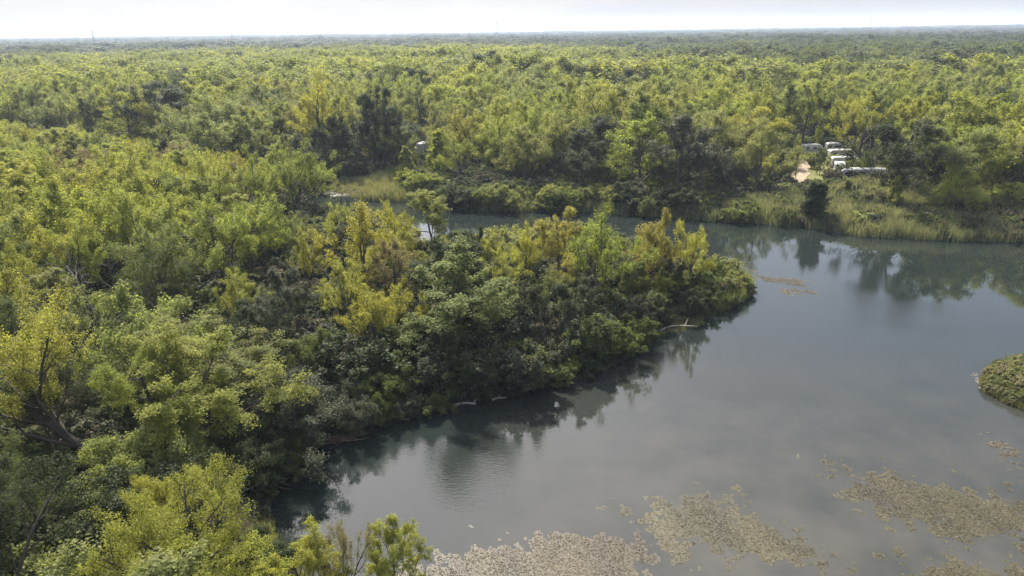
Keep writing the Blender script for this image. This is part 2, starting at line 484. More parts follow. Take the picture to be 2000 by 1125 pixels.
# ------------------------------------------------------------------ tree builder
def unit(v):
    return v / (np.linalg.norm(v) + 1e-9)
def rot_about(v, ax, a):
    return v * math.cos(a) + np.cross(ax, v) * math.sin(a) + ax * (ax @ v) * (1 - math.cos(a))
def grow(rg, spec):
    """branch polylines and places where foliage sits"""
    br, tips = [], []
    L = spec['levels']
    def go(p, d, ln, rad, lev):
        n = 6 if lev == 0 else (5 if lev < 2 else 4)
        pts, rr = [p], [rad]
        d = unit(d)
        end = 0.25 if lev >= len(L) - 1 else L[lev].get('end', 0.5)
        wig, trop = L[lev]['wig'], L[lev]['trop']
        for i in range(n):
            d = unit(d + rg.normal(0, wig, 3) + np.array([0, 0, trop]))
            p = p + d * ln / n
            if p[2] < 0.15: p[2] = 0.15
            pts.append(p); rr.append(rad * (1 - (1 - end) * (i + 1) / n))
        br.append((np.array(pts), np.array(rr), lev))
        if lev == len(L) - 1:
            for k in range(1, len(pts)):
                tips.append((pts[k], lev))
            return
        c = L[lev + 1]
        kids = max(1, int(round(c['n'] * rg.uniform(0.75, 1.25))))
        az = rg.uniform(0, 2 * PI)
        for k in range(kids):
            t = c['t0'] + (1 - c['t0']) * (k + rg.uniform(0.3, 1.0)) / kids
            t = min(t, 1.0)
            x = t * n
            i = min(int(x), n - 1)
            q = pts[i] + (pts[i + 1] - pts[i]) * (x - i)
            dd = unit(pts[i + 1] - pts[i])
            az += 2.4 + rg.uniform(-0.5, 0.5)
            perp = unit(np.cross(dd, np.array([0.3, 0.5, 0.81]) if abs(dd[2]) < 0.8 else np.array([1.0, 0.2, 0.1])))
            perp = rot_about(perp, dd, az)
            an = R(rg.uniform(*c['ang']))
            nd = dd * math.cos(an) + perp * math.sin(an)
            shrink = 1.0 - c.get('sh', 0.45) * t if lev == 0 else 1.0 - 0.3 * t
            go(q, nd, ln * c['len'] * shrink * rg.uniform(0.75, 1.2) if lev else c['abs'] * shrink * rg.uniform(0.8, 1.2), (rad * (1 - (1 - end) * t)) * c.get('rr', 0.6), lev + 1)
        if L[lev].get('lead', True) and lev > 0:
            tips.append((pts[-1], lev))
    for s in range(spec.get('stems', 1)):
        if spec.get('stems', 1) == 1:
            d0 = np.array([math.sin(spec.get('lean', 0.0)), 0, 1.0]); p0 = np.array([0, 0, -0.5])
        else:
            a = s * 2.4 + rg.uniform(-0.4, 0.4)
            sp = spec.get('spread', 0.6) * math.sqrt((s + 0.5) / spec['stems']) * rg.uniform(0.75, 1.25)
            d0 = np.array([math.cos(a) * sp, math.sin(a) * sp, 1.0]); p0 = np.array([math.cos(a) * 0.25, math.sin(a) * 0.25, -0.3])
        go(p0, d0, spec['trunk'] * rg.uniform(0.85, 1.12), spec['rad'], 0)
    return br, tips
def leaves(rg, centers, per, rc, size, flat=0.75, up=0.55, drop=0.0, cv=0.6, out=.25):
    """kite shaped leaf sprays round the twig points"""
    C = np.asarray(centers)
    if drop: C = C[rg.rand(len(C)) > drop]
    k = len(C)
    n = k * per
    ctr = np.repeat(C, per, 0)
    rcs = np.repeat(rc * rg.uniform(0.6, 1.35, k), per)
    off = rg.normal(0, 1, (n, 3)); off /= np.linalg.norm(off, axis=1)[:, None] + 1e-9
    off *= (rg.rand(n) ** 0.5)[:, None]
    off[:, 2] *= flat
    pos = ctr + off * rcs[:, None]
    pos[:, 2] = np.maximum(pos[:, 2], 0.12)
    nor = rg.normal(0, 1, (n, 3)); nor /= np.linalg.norm(nor, axis=1)[:, None]
    mid_ = np.array([0, 0, C[:, 2].mean() * .75]); rad_ = pos - mid_; rad_ /= np.linalg.norm(rad_, axis=1)[:, None] + 1e-6
    nor = nor * .85 + off * 0.4 + rad_ * out; nor[:, 2] += up
    nor /= np.linalg.norm(nor, axis=1)[:, None] + 1e-9
    a = np.cross(nor, rg.normal(0, 1, (n, 3))); a /= np.linalg.norm(a, axis=1)[:, None] + 1e-9
    b = np.cross(nor, a)
    s = size * rg.uniform(0.6, 1.4, n)
    a = a * (s * 0.62)[:, None]; b = b * (s * 0.40)[:, None]
    bend = nor * (s * 0.12)[:, None]
    V = np.stack([pos - a, pos - b * 1.0 + bend, pos + a, pos + b + bend], 1).reshape(-1, 3)
    Q = np.arange(n * 4).reshape(-1, 4)
    v = np.clip(cv * np.repeat(rg.rand(k), per) + (1 - cv) * rg.rand(n), 0, 1)
    return V, Q, v.astype(np.float32)
def make_tree(seed, spec):
    """returns (trunk arrays, crown arrays, height, radius)"""
    rg = np.random.RandomState(seed)
    br, tips = grow(rg, spec)
    mb = MB()
    for pts, rr, lev in br:
        if lev > spec.get('wood', 9): continue
        mb.tube(pts, np.maximum(rr, 0.012), (7, 5, 4, 3, 3)[min(lev, 4)])
    TV, TQ = np.vstack(mb.V), np.vstack(mb.Q)
    tp = np.array([p for p, l in tips])
    if spec.get('per', 0):
        LV, LQ, lv = leaves(rg, tp, spec['per'], spec['rc'], spec['size'], spec.get('flat', 0.75), spec.get('up', 0.55), spec.get('drop', 0), spec.get('cv', 0.55))
        h = np.percentile(LV[:, 2], 99.5)
        r = np.percentile(np.hypot(LV[:, 0], LV[:, 1]), 90)
    else:
        LV = None; LQ = lv = None
        h = TV[:, 2].max(); r = np.percentile(np.hypot(TV[:, 0], TV[:, 1]), 95)
    return (TV, TQ), (LV, LQ, lv), float(h), float(r)

def spec_cotton(**k):       # broad vase of rising, feathery limbs
    s = dict(levels=[dict(wig=.09, trop=.03, end=.6), dict(n=7, t0=.22, ang=(22, 52), abs=8.4, rr=.62, wig=.11, trop=.05, end=.4, sh=.25),
                     dict(n=6, t0=.25, ang=(25, 55), len=.46, rr=.52, wig=.14, trop=.12, end=.4),
                     dict(n=5, t0=.15, ang=(20, 50), len=.52, rr=.5, wig=.16, trop=.16)],
             trunk=8.0, rad=.32, per=18, rc=.56, size=.155, flat=1.1, up=.7, wood=3)
    s.update(k); return s
def spec_round(**k):        # full round crown
    s = dict(levels=[dict(wig=.06, trop=.03, end=.45), dict(n=11, t0=.15, ang=(40, 80), abs=6.4, rr=.45, wig=.10, trop=.08, end=.4, sh=.5),
                     dict(n=6, t0=.25, ang=(28, 60), len=.48, rr=.5, wig=.15, trop=.08, end=.4),
                     dict(n=4, t0=.2, ang=(25, 60), len=.52, rr=.5, wig=.2, trop=.08)],
             trunk=10.5, rad=.28, per=16, rc=.56, size=.165, flat=.95, up=.7, wood=2)
    s.update(k); return s
def spec_tall(**k):         # upright plume-like limbs
    s = dict(levels=[dict(wig=.05, trop=.05, end=.4), dict(n=11, t0=.18, ang=(18, 42), abs=7.4, rr=.5, wig=.08, trop=.09, end=.35, sh=.45),
                     dict(n=6, t0=.2, ang=(20, 48), len=.42, rr=.5, wig=.12, trop=.14, end=.4),
                     dict(n=4, t0=.2, ang=(18, 45), len=.52, rr=.5, wig=.15, trop=.16)],
             trunk=13.0, rad=.26, per=14, rc=.52, size=.175, flat=1.2, up=.7, wood=3)
    s.update(k); return s
def spec_locust(**k):       # feathery layered sprays
    s = dict(levels=[dict(wig=.09, trop=.03, end=.5), dict(n=8, t0=.25, ang=(35, 70), abs=5.2, rr=.5, wig=.12, trop=.03, end=.4, sh=.4),
                     dict(n=6, t0=.25, ang=(30, 65), len=.5, rr=.5, wig=.15, trop=-.01, end=.4),
                     dict(n=5, t0=.2, ang=(30, 70), len=.55, rr=.5, wig=.18, trop=-.02)],
             trunk=8.0, rad=.2, per=22, rc=.5, size=.15, flat=.35, up=1.3, wood=3)
    s.update(k); return s
def spec_shrub(**k):        # dome of leaves from many stems
    s = dict(stems=9, spread=1.0, levels=[dict(wig=.14, trop=.02, end=.5), dict(n=6, t0=.2, ang=(25, 70), abs=1.5, rr=.6, wig=.18, trop=.03, end=.4, sh=.3),
                                           dict(n=4, t0=.2, ang=(25, 75), len=.55, rr=.6, wig=.2, trop=.02)],
             trunk=3.2, rad=.06, per=13, rc=.36, size=.165, wood=1)
    s.update(k); return s
def spec_cone(**k):         # young pyramidal tree
    s = dict(levels=[dict(wig=.02, trop=.05, end=.2), dict(n=22, t0=.08, ang=(45, 75), abs=3.4, rr=.4, wig=.08, trop=.06, end=.3, sh=.85),
                     dict(n=6, t0=.2, ang=(30, 60), len=.45, rr=.5, wig=.15, trop=.03)],
             trunk=9.0, rad=.16, per=13, rc=.42, size=.25, wood=1)
    s.update(k); return s
def spec_dead(**k):
    s = dict(levels=[dict(wig=.10, trop=.02, end=.5), dict(n=6, t0=.35, ang=(25, 65), abs=4.6, rr=.55, wig=.16, trop=.05, end=.4, sh=.4),
                     dict(n=4, t0=.3, ang=(25, 60), len=.5, rr=.55, wig=.2, trop=.02, end=.4),
                     dict(n=3, t0=.3, ang=(25, 60), len=.5, rr=.55, wig=.25, trop=.0)],
             trunk=8.0, rad=.2, per=0, wood=3)
    s.update(k); return s

PROTO = {}
def proto(kind, specs, seed0, leafmat, barkmat=None):
    PROTO[kind] = []
    for i, s in enumerate(specs):
        T, L, h, r = make_tree(seed0 + i * 17, s)
        tm = mesh_np(kind + '_wood', T[0], T[1], True, mats=[barkmat or M_BARK])
        lm = mesh_np(kind + '_leaves', L[0], L[1], False, mats=[leafmat], attrs=[('v', 'FLOAT', 'FACE', L[2])]) if L[0] is not None else None
        PROTO[kind].append((tm, lm, h, r))
proto('cottonwood', [spec_cotton(), spec_cotton(lean=.25), spec_cotton(trunk=7.0, drop=.12), spec_cotton(lean=-.2, trunk=9.5), spec_cotton(drop=.2), spec_cotton(trunk=7, lean=.4)], 100, M_LEAF)
proto('open_cottonwood', [spec_cotton(drop=.5, per=28, rc=.58), spec_cotton(drop=.55, lean=.5, per=30, rc=.58), spec_cotton(drop=.42, trunk=6.0, per=26, rc=.58)], 160, M_LEAF)
proto('round_tree', [spec_round(), spec_round(trunk=8.5), spec_round(trunk=12, drop=.1), spec_round(trunk=9.5, per=14)], 200, M_LEAF)
proto('dark_tree', [spec_round(per=20), spec_round(trunk=8.5, per=20), spec_round(trunk=13.0, per=18)], 240, M_WAXY)
proto('tall_tree', [spec_tall(), spec_tall(trunk=12), spec_tall(trunk=14, drop=.15)], 300, M_LEAF)
proto('locust', [spec_locust(), spec_locust(trunk=7.0), spec_locust(lean=.3)], 340, M_LEAF)
proto('cone_tree', [spec_cone(), spec_cone(trunk=8)], 380, M_LEAF)
proto('juniper', [spec_cone(trunk=5.0, per=26, rc=.4, size=.16, levels=[dict(wig=.02, trop=.05, end=.2), dict(n=26, t0=.05, ang=(25, 50), abs=2.6, rr=.4, wig=.08, trop=.1, end=.3, sh=.5), dict(n=5, t0=.2, ang=(25, 55), len=.45, rr=.5, wig=.15, trop=.08)])], 390, M_WAXY)
proto('shrub', [spec_shrub(), spec_shrub(spread=1.3), spec_shrub(trunk=3.8, spread=.7), spec_shrub(stems=11, drop=.15), spec_shrub(trunk=2.6, spread=1.4)], 400, M_WAXY)
proto('light_shrub', [spec_shrub(per=14), spec_shrub(spread=.8, trunk=3.8), spec_shrub(per=12, drop=.2)], 440, M_LEAF)
proto('dead_tree', [spec_dead(), spec_dead(lean=.4), spec_dead(trunk=6.5, lean=-.3)], 480, M_DEAD, M_DEAD)

FINE = {'cottonwood': (spec_cotton, [{}, dict(lean=.25)], M_LEAF), 'open_cottonwood': (spec_cotton, [dict(drop=.45, per=26, rc=.56), dict(drop=.48, lean=.5, per=28, rc=.56), dict(drop=.4, trunk=6.0, per=26, rc=.56)], M_LEAF),
        'round_tree': (spec_round, [{}], M_LEAF), 'dark_tree': (spec_round, [dict(per=20), dict(per=20, trunk=8.5)], M_WAXY), 'tall_tree': (spec_tall, [{}], M_LEAF), 'locust': (spec_locust, [{}, dict(lean=.3)], M_LEAF),
        'shrub': (spec_shrub, [{}, dict(spread=1.3), dict(trunk=3.8, spread=.7)], M_WAXY), 'light_shrub': (spec_shrub, [{}], M_LEAF)}
for i, (kd, (fn, ks, mt)) in enumerate(FINE.items()):
    sp = []
    for k_ in ks:
        q = fn(**k_)
        q['size'] *= (.47 if 'shrub' in kd else .64) if kd != 'locust' else .7
        q['per'] = int(q['per'] * ((3.3 if 'shrub' in kd else 2.0) if kd != 'locust' else 1.5))
        sp.append(q)
    proto('fine_' + kd, sp, 1000 + 60 * i, mt)

# simplified trees for the woods beyond
LODC = bpy.data.collections.new('far_tree_shapes')
def lod(name, specs, seed0, leafmat):
    out = []
    for i, s in enumerate(specs):
        T, L, h, r = make_tree(seed0 + 13 * i, s)
        V = np.vstack([T[0], L[0]]); Q = np.vstack([T[1], L[1] + len(T[0])])
        mi = np.r_[np.zeros(len(T[1])), np.ones(len(L[1]))]
        v = np.r_[np.zeros(len(T[1])), L[2]].astype(np.float32)
        me = mesh_np(name, V, Q, False, mats=[M_BARK, leafmat], matidx=mi, attrs=[('v', 'FLOAT', 'FACE', v)])
        out.append((me, h, r))
    return out
LODS = []
def trio(f, **k):
    return f(wood=1, **k)
def thin(sp, n3, per, size, rc):
    sp['levels'] = [dict(l) for l in sp['levels']]; sp['levels'][3]['n'] = n3
    sp.update(per=per, size=size, rc=rc, wood=1, cv=.3, flat=1.0)
    sp['levels'][1]['n'] = int(sp['levels'][1]['n'] * 1.3)
    return sp
LODS += lod('far_broad', [thin(spec_cotton(**q), 3, 5, .34, .95) for q in ({}, dict(trunk=7, lean=.2), dict(drop=.2))], 700, M_LEAF)     # 0-2
LODS += lod('far_round', [thin(spec_round(**q), 2, 5, .36, .95) for q in ({}, dict(trunk=8.5))], 740, M_LEAF)                          # 3-4
LODS += lod('far_tall', [thin(spec_tall(**q), 3, 4, .36, .9) for q in ({}, dict(trunk=11.5))], 780, M_LEAF)                             # 5-6
LODS += lod('far_dark', [thin(spec_round(trunk=11), 2, 6, .36, .9)], 790, M_WAXY)                                                       # 7
LODS += lod('brush', [spec_shrub(per=5, rc=.42, size=.28), spec_shrub(per=5, rc=.42, size=.28, spread=1.4, trunk=2.6)], 800, M_WAXY)                                                            # 8-9
for i, (me, h, r) in enumerate(LODS):
    LODC.objects.link(bpy.data.objects.new('shape_%02d' % i, me))
def scatter_nodes(name, coll):
    g = bpy.data.node_groups.new(name, 'GeometryNodeTree')
    g.interface.new_socket('Geometry', in_out='INPUT', socket_type='NodeSocketGeometry')
    g.interface.new_socket('Geometry', in_out='OUTPUT', socket_type='NodeSocketGeometry')
    gi, go = N(g, 'NodeGroupInput'), N(g, 'NodeGroupOutput')
    ci = N(g, 'GeometryNodeCollectionInfo')
    ci.inputs['Collection'].default_value = coll
    ci.inputs['Separate Children'].default_value = True
    ci.inputs['Reset Children'].default_value = True
    ip = N(g, 'GeometryNodeInstanceOnPoints')
    ip.inputs['Pick Instance'].default_value = True
    def na(nm, ty):
        return N(g, 'GeometryNodeInputNamedAttribute', data_type=ty, in_Name=nm).outputs['Attribute']
    g.links.new(gi.outputs[0], ip.inputs['Points'])
    g.links.new(ci.outputs[0], ip.inputs['Instance'])
    g.links.new(na('idx', 'INT'), ip.inputs['Instance Index'])
    g.links.new(na('rot', 'FLOAT_VECTOR'), ip.inputs['Rotation'])
    g.links.new(na('scl', 'FLOAT_VECTOR'), ip.inputs['Scale'])
    g.links.new(ip.outputs[0], go.inputs[0])
    return g
GN_TREES = scatter_nodes('scatter_trees', LODC)
def scatter(name, group, pts, idx, rotz, scl, tint, label, cat):
    me = bpy.data.meshes.new(name)
    n = len(pts)
    me.vertices.add(n)
    me.vertices.foreach_set('co', np.asarray(pts, np.float32).ravel())
    rot = np.zeros((n, 3), np.float32); rot[:, 2] = rotz
    for an, ty, key, arr in (('idx', 'INT', 'value', np.asarray(idx, np.int32)), ('rot', 'FLOAT_VECTOR', 'vector', rot),
                             ('scl', 'FLOAT_VECTOR', 'vector', np.asarray(scl, np.float32)), ('tint', 'FLOAT_VECTOR', 'vector', np.asarray(tint, np.float32))):
        a = me.attributes.new(an, ty, 'POINT')
        a.data.foreach_set(key, arr.ravel())
    ob = obj(name, me)
    md = ob.modifiers.new('scatter', 'NODES')
    md.node_group = group
    return tag(ob, label, cat, kind='stuff')

# ------------------------------------------------------------------ colours of foliage
LIME, YELLOW, OLIVE = (.252, .274, .060), (.290, .296, .056), (.218, .234, .082)
GOLD, ORANGE, RUST = (.315, .295, .052), (.285, .255, .075), (.200, .180, .095)
GREEN, DARK, SILVER, BROWN = (.108, .132, .040), (.052, .064, .026), (.092, .098, .060), (.110, .096, .062)  # DARK and SILVER lowered further, shade of the bank shrubs put into the tint
CNAME = {LIME: 'yellow-green', YELLOW: 'lime yellow', OLIVE: 'olive green', GOLD: 'golden yellow', ORANGE: 'orange-tinged', RUST: 'rusty brown',
         GREEN: 'mid green', DARK: 'dark green', SILVER: 'grey-green', BROWN: 'brownish'}
KNAME = {'cottonwood': ('cottonwood_tree', 'broad tree'), 'open_cottonwood': ('open_crowned_tree', 'thin-crowned tree with bare limbs'), 'round_tree': ('broadleaf_tree', 'round-crowned tree'),
         'dark_tree': ('evergreen_looking_tree', 'dense tree'), 'tall_tree': ('slender_tree', 'slender tree'), 'locust': ('locust_tree', 'feathery tree'),
         'cone_tree': ('young_poplar', 'pyramid-shaped tree'), 'juniper': ('juniper', 'dense upright evergreen bush'), 'shrub': ('shrub', 'leafy shrub'), 'light_shrub': ('bush', 'soft bush'),
         'dead_tree': ('dead_tree', 'leafless dead tree')}
KNAME['dark_tree'] = ('dense_tree', 'dense tree')
rng = np.random.RandomState(11)
THINGS = []     # placed plants: (root, kind, colour name, px, py_top, zone, fixed label)
def plant(kind, var, x, y, h, rot=None, wide=1.0, tint=OLIVE, label=None, zone='', lean=0.0, group=None, gz=None, tilt=0.0):
    pk_ = PROTO['fine_' + kind] if math.hypot(x, y) < 72 and 'fine_' + kind in PROTO else PROTO[kind]
    pr = pk_[var % len(pk_)]
    s = h / pr[2]
    z = float(ground_z([[x, y]])[0]) if gz is None else gz
    nm, _ = KNAME[kind]
    root = bpy.data.objects.new(nm, None)
    root.empty_display_size = 0.5
    COL.objects.link(root)
    root.location = (x, y, z)
    root.rotation_euler = (tilt, lean, rng.uniform(0, 2 * PI) if rot is None else rot)
    root.scale = (s * wide, s * wide, s)
    tr = obj('trunk' if 'shrub' not in kind else 'stems', pr[0], root)
    if pr[1] is not None:
        jt = rng.uniform(.86, 1.14)
        c = obj('crown', pr[1], root)
        c['tint'] = [tint[0] * jt * rng.uniform(.93, 1.07), tint[1] * jt, tint[2] * jt]
        c['kind'] = 'stuff'
    base = min(CNAME, key=lambda q: sum((q[i] - tint[i]) ** 2 for i in range(3)))
    px, pt = proj((x, y, z + h))
    THINGS.append(dict(root=root, kind=kind, col=CNAME[base], px=px, py=pt, zone=zone, label=label, d=math.hypot(x, y), group=group, xy=(x, y), h=h, r=pr[3] * s * wide))
    return root

# ------------------------------------------------------------------ trees that can be told apart
def hero(kind, var, px, py, top, tint, label, wide=1.0, rot=None, zone='hero', z=1.3, **k):
    p = P(px, py, z)
    d = math.hypot(p[0], p[1])
    # height whose projected top lands on pixel row `top`
    lo, hi = 1.0, 36.0
    for _ in range(30):
        mid = (lo + hi) / 2
        if proj((p[0], p[1], p[2] + mid))[1] > top: lo = mid
        else: hi = mid
    for _ in range(12):
        p[0] += (px - proj((p[0], p[1], p[2] + lo * .8))[0]) / F_PX * math.hypot(p[1], H - p[2]) * .9
    return plant(kind, var, p[0], p[1], lo, rot, wide, tint, label, zone, **k)
hero('open_cottonwood', 2, 1165, 606, 402, LIME, 'tall forked tree with dark trunk near the tip of the peninsula', .85, 0.4)
hero('round_tree', 0, 1092, 570, 415, ORANGE, 'orange-tinged tree left of the tall forked tree on the peninsula', .85)
hero('round_tree', 1, 1275, 566, 413, ORANGE, 'slim orange-topped tree right of the tall forked tree on the peninsula', .75)
hero('cottonwood', 2, 1348, 566, 432, YELLOW, 'bright yellow tree nearest the tip of the peninsula', .75)
hero('cottonwood', 0, 1025, 560, 438, YELLOW, 'small bright yellow-green tree at the back edge of the peninsula', .6)
hero('open_cottonwood', 1, 672, 600, 405, GOLD, 'golden tree on the peninsula leaning right on a thick dark limb', 1.15, 0.15)
hero('open_cottonwood', 0, 560, 428, 272, LIME, 'airy yellow-green tree with many bare limbs at the head of the channel', 1.1, 2.0)
hero('open_cottonwood', 2, 500, 436, 288, LIME, 'airy yellow-green tree just left of the one at the channel head', 1.0, 4.0)
hero('cottonwood', 3, 625, 318, 142, GOLD, 'tall golden tree rising above the woods behind the channel head', .95)
hero('dark_tree', 2, 722, 338, 172, DARK, 'tall dark tree right of the golden one behind the channel head', .68)
hero('dark_tree', 0, 770, 334, 215, SILVER, 'blue-green dense tree right of the tall dark one behind the channel', .7)
hero('dark_tree', 1, 655, 338, 226, DARK, 'low dark tree in front of the tall golden one', .9)
hero('cone_tree', 0, 856, 350, 256, LIME, 'bright pyramid-shaped young tree behind the reed spit', .85)
hero('cone_tree', 1, 792, 356, 288, OLIVE, 'olive pyramid-shaped tree left of the bright one behind the reed spit', .85)
hero('open_cottonwood', 1, 160, 905, 590, YELLOW, 'large yellow-green tree leaning left on thick bare limbs at the left edge', 1.15, 3.3)
hero('open_cottonwood', 0, 350, 1215, 908, YELLOW, 'bright yellow-green tree with dark forking limbs at the bottom edge', 1.0, 1.0)
hero('locust', 0, 905, 700, 476, OLIVE, 'feathery olive-green tree in the middle of the peninsula', 1.15)
hero('locust', 1, 770, 1240, 1022, LIME, 'feathery bright green treetop over the water at the bottom edge', .5, z=0.6)
hero('locust', 2, 590, 1290, 1070, YELLOW, 'bright yellow-green treetop at the bottom edge left of the feathery one', .7)
hero('open_cottonwood', 2, 665, 1225, 1030, RUST, 'small tree with dark twisted limbs at the bottom edge', .55, z=0.8)
hero('cottonwood', 4, 1690, 322, 183, GOLD, 'golden tree above the campers on the far side', 1.0)
hero('juniper', 0, 1596, 428, 348, DARK, 'dark upright bush standing in the reeds below the campers', 1.15)
hero('round_tree', 1, 1872, 432, 324, LIME, 'bright bushy tree in the reeds at the right of the far shore', .8)
hero('cone_tree', 1, 1752, 420, 346, LIME, 'small bright pointed tree in the reeds right of the campers', .7)
hero('tall_tree', 0, 1562, 352, 266, OLIVE, 'slender tree with a bare leaning trunk in front of the camp track', .55, lean=.14)
hero('dark_tree', 0, 1745, 350, 246, DARK, 'dark tree just right of the campers', .85)
hero('dark_tree', 1, 1895, 352, 196, GREEN, 'broad green tree on the far side near the right edge', .95)
hero('locust', 0, 800, 400, 372, OLIVE, 'low feathery tree in front of the reed spit', 1.2, z=.5)
hero('dark_tree', 1, 1606, 344, 290, GREEN, 'narrow dark tree standing left in front of the campers', .6)
hero('shrub', 0, 1626, 358, 333, BROWN, 'dark brownish bush in front of the nearest campers', 1.1)
hero('shrub', 2, 1590, 330, 300, GREEN, 'green bush beside the leftmost camper', .9)
hero('round_tree', 1, 1640, 356, 322, DARK, 'small dark tree hiding part of the end-on motorhome', .8)
hero('shrub', 1, 1678, 360, 338, SILVER, 'grey-green bush in front of the camper nearest the lake', 1.0)
hero('round_tree', 0, 1652, 354, 322, GREEN, 'small green tree before the middle of the camper row', .8)
hero('light_shrub', 0, 1628, 326, 304, OLIVE, 'olive bush at the left end of the long campers', .9)
hero('round_tree', 3, 840, 306, 258, GREEN, 'green tree half hiding the lone motorhome', .6)
hero('light_shrub', 1, 1668, 336, 312, OLIVE, 'olive bush between the long campers', 1.0)
hero('round_tree', 2, 1694, 352, 296, GREEN, 'green tree hiding the right end of the camper row', .75)
hero('round_tree', 0, 1672, 312, 262, OLIVE, 'olive tree behind the long campers', .8)
hero('tall_tree', 1, 1600, 300, 246, LIME, 'yellow-green slender tree behind the leftmost camper', .8)
hero('cottonwood', 1, 668, 492, 392, LIME, 'yellow-green tree on the peninsula edge beside the channel head', .75)
hero('cottonwood', 2, 765, 535, 398, GOLD, 'golden crown beside the channel left of the feathery one', .85)
hero('locust', 2, 850, 520, 372, OLIVE, 'tall feathery olive tree standing before the middle of the channel', .8)
hero('round_tree', 1, 925, 560, 448, DARK, 'dark bushy tree at the back edge of the peninsula', .6)
hero('open_cottonwood', 0, 420, 470, 300, LIME, 'wide airy tree in the upper part of the left woods', 1.0, 5.0)
hero('open_cottonwood', 2, 90, 800, 640, LIME, 'airy yellow-green tree at the left edge above the leaning one', 1.0, 2.0)
hero('dead_tree', 1, 260, 640, 520, BROWN, 'thin grey leafless tree between yellow crowns on the left', .9, 4.0)
hero('dead_tree', 2, 520, 620, 520, BROWN, 'grey snag in the middle of the near woods', .9, 1.5)
hero('dead_tree', 0, 620, 720, 600, BROWN, 'bare grey tree behind the dark bank shrubs', .8, 0.3)
hero('dead_tree', 1, 330, 500, 395, BROWN, 'bare grey tree high in the left woods', .9, 0.9)
hero('dead_tree', 2, 120, 545, 440, BROWN, 'grey bare tree left in the gap of the left woods', 1.0)
hero('dead_tree', 0, 160, 520, 436, BROWN, 'grey bare tree middle of the gap in the left woods', 1.1, 3.0)
hero('dead_tree', 0, 205, 560, 452, BROWN, 'bare grey tree among the yellow crowns at the left', 1.0)
hero('dead_tree', 1, 175, 640, 470, BROWN, 'bare leaning tree in the gap at the left of the peninsula woods', 1.0)
hero('dead_tree', 2, 310, 700, 575, BROWN, 'bare trunk with broken limbs in the middle of the left woods', .9)
hero('dead_tree', 0, 370, 745, 620, BROWN, 'pale leafless tree above the dark thicket on the left', .9, 2.0)
hero('dead_tree', 1, 40, 690, 560, BROWN, 'leafless tree near the left edge halfway up the picture', .8, 1.0)
hero('dead_tree', 2, 455, 1010, 925, BROWN, 'bare branches beside the sandy bank at the bottom left', 1.1, 0.5)
hero('dead_tree', 0, 300, 1060, 935, BROWN, 'bare branches sticking up left of the bright forking tree at the bottom', .7, 0.5)
hero('dead_tree', 1, 460, 600, 470, BROWN, 'thin bare tree in the grey gap of the peninsula woods', .9, 2.5)

# ------------------------------------------------------------------ the rest of the woods
SKYLINE = np.array([(-400, 240), (0, 225), (200, 250), (400, 280), (500, 300), (560, 330), (600, 400), (640, 425), (700, 420), (740, 385), (870, 392), (895, 445), (1000, 455), (1060, 440), (1100, 440), (1140, 450),
                    (1240, 450), (1290, 450), (1350, 458), (1390, 480), (1420, 515), (1450, 540), (1475, 560), (1500, 700)], float)
OPEN = [  # picture windows that nearer trees must leave open: x0, y0, x1, y1, farthest distance of what is seen there
    (1552, 292, 1578, 348, 262), (1630, 304, 1646, 338, 262), (818, 278, 832, 296, 300), (692, 455, 720, 486, 120),
    (640, 345, 770, 372, 215), (600, 375, 690, 400, 200), (436, 950, 535, 1050, 75), (700, 384, 860, 396, 195), (95, 440, 215, 515, 112), (430, 470, 500, 510, 105), (572, 160, 678, 255, 238), (430, 290, 645, 375, 150), (1115, 415, 1235, 520, 97), (690, 430, 830, 530, 88)]
def blocked(px, top, bot, rp, d):
    for x0, y0, x1, y1, dd in OPEN:
        if d < dd and px + rp > x0 and px - rp < x1 and top < y1 and bot > y0:
            return True
    return False
def dart(n_try, box, rmin, test, rg):
    """poisson-like placement on a hash grid"""
    x0, y0, x1, y1 = box
    cell = {}
    res = []
    xs = rg.uniform(x0, x1, n_try); ys = rg.uniform(y0, y1, n_try)
    ok = test(np.stack([xs, ys], 1))
    for x, y in zip(xs[ok], ys[ok]):
        c = (int(x // rmin), int(y // rmin))
        good = True
        for a in (-1, 0, 1):
            for b_ in (-1, 0, 1):
                for q in cell.get((c[0] + a, c[1] + b_), ()):
                    if (q[0] - x) ** 2 + (q[1] - y) ** 2 < rmin * rmin:
                        good = False; break
        if good:
            cell.setdefault(c, []).append((x, y)); res.append((x, y))
    return np.array(res)
CAMP_PG = poly([(1538, 292), (1605, 290), (1655, 290), (1690, 345), (1690, 356), (1542, 356)], 1.4)
CAMP2_PG = poly([(805, 283), (845, 281), (850, 306), (800, 306)], 1.4)
def land(minsd, maxd=1e9):
    def f(p):
        az = np.abs(np.arctan2(p[:, 0], p[:, 1]))
        ok = (az < R(43)) & (p[:, 1] > 22)
        r = np.zeros(len(p), bool)
        i = np.where(ok)[0]
        if len(i):
            s = sdist(p[i])
            r[i] = (s > minsd) & (s < maxd) & ~inside(p[i], isl_pg) & ~inside(p[i], CAMP_PG) & ~inside(p[i], CAMP2_PG)
        return r
    return f
hero_xy = np.array([t_['xy'] for t_ in THINGS])
rg2 = np.random.RandomState(77)
NEAR_FAR_LIMIT = 330.0
def land_pen(p): return land(4.0)(p) & inside(p, pen_pg)
def land_far(p): return land(4.5)(p) & ~inside(p, pen_pg)
cand = np.vstack([dart(14000, (-300, 22, 300, NEAR_FAR_LIMIT), 6.2, land_pen, rg2), dart(14000, (-300, 22, 300, NEAR_FAR_LIMIT), 9.2, land_far, rg2)])
cand = cand[np.argsort(np.hypot(cand[:, 0], cand[:, 1]))]
pen_mask = inside(cand, pen_pg)
cz = ground_z(cand)
far_pts = []
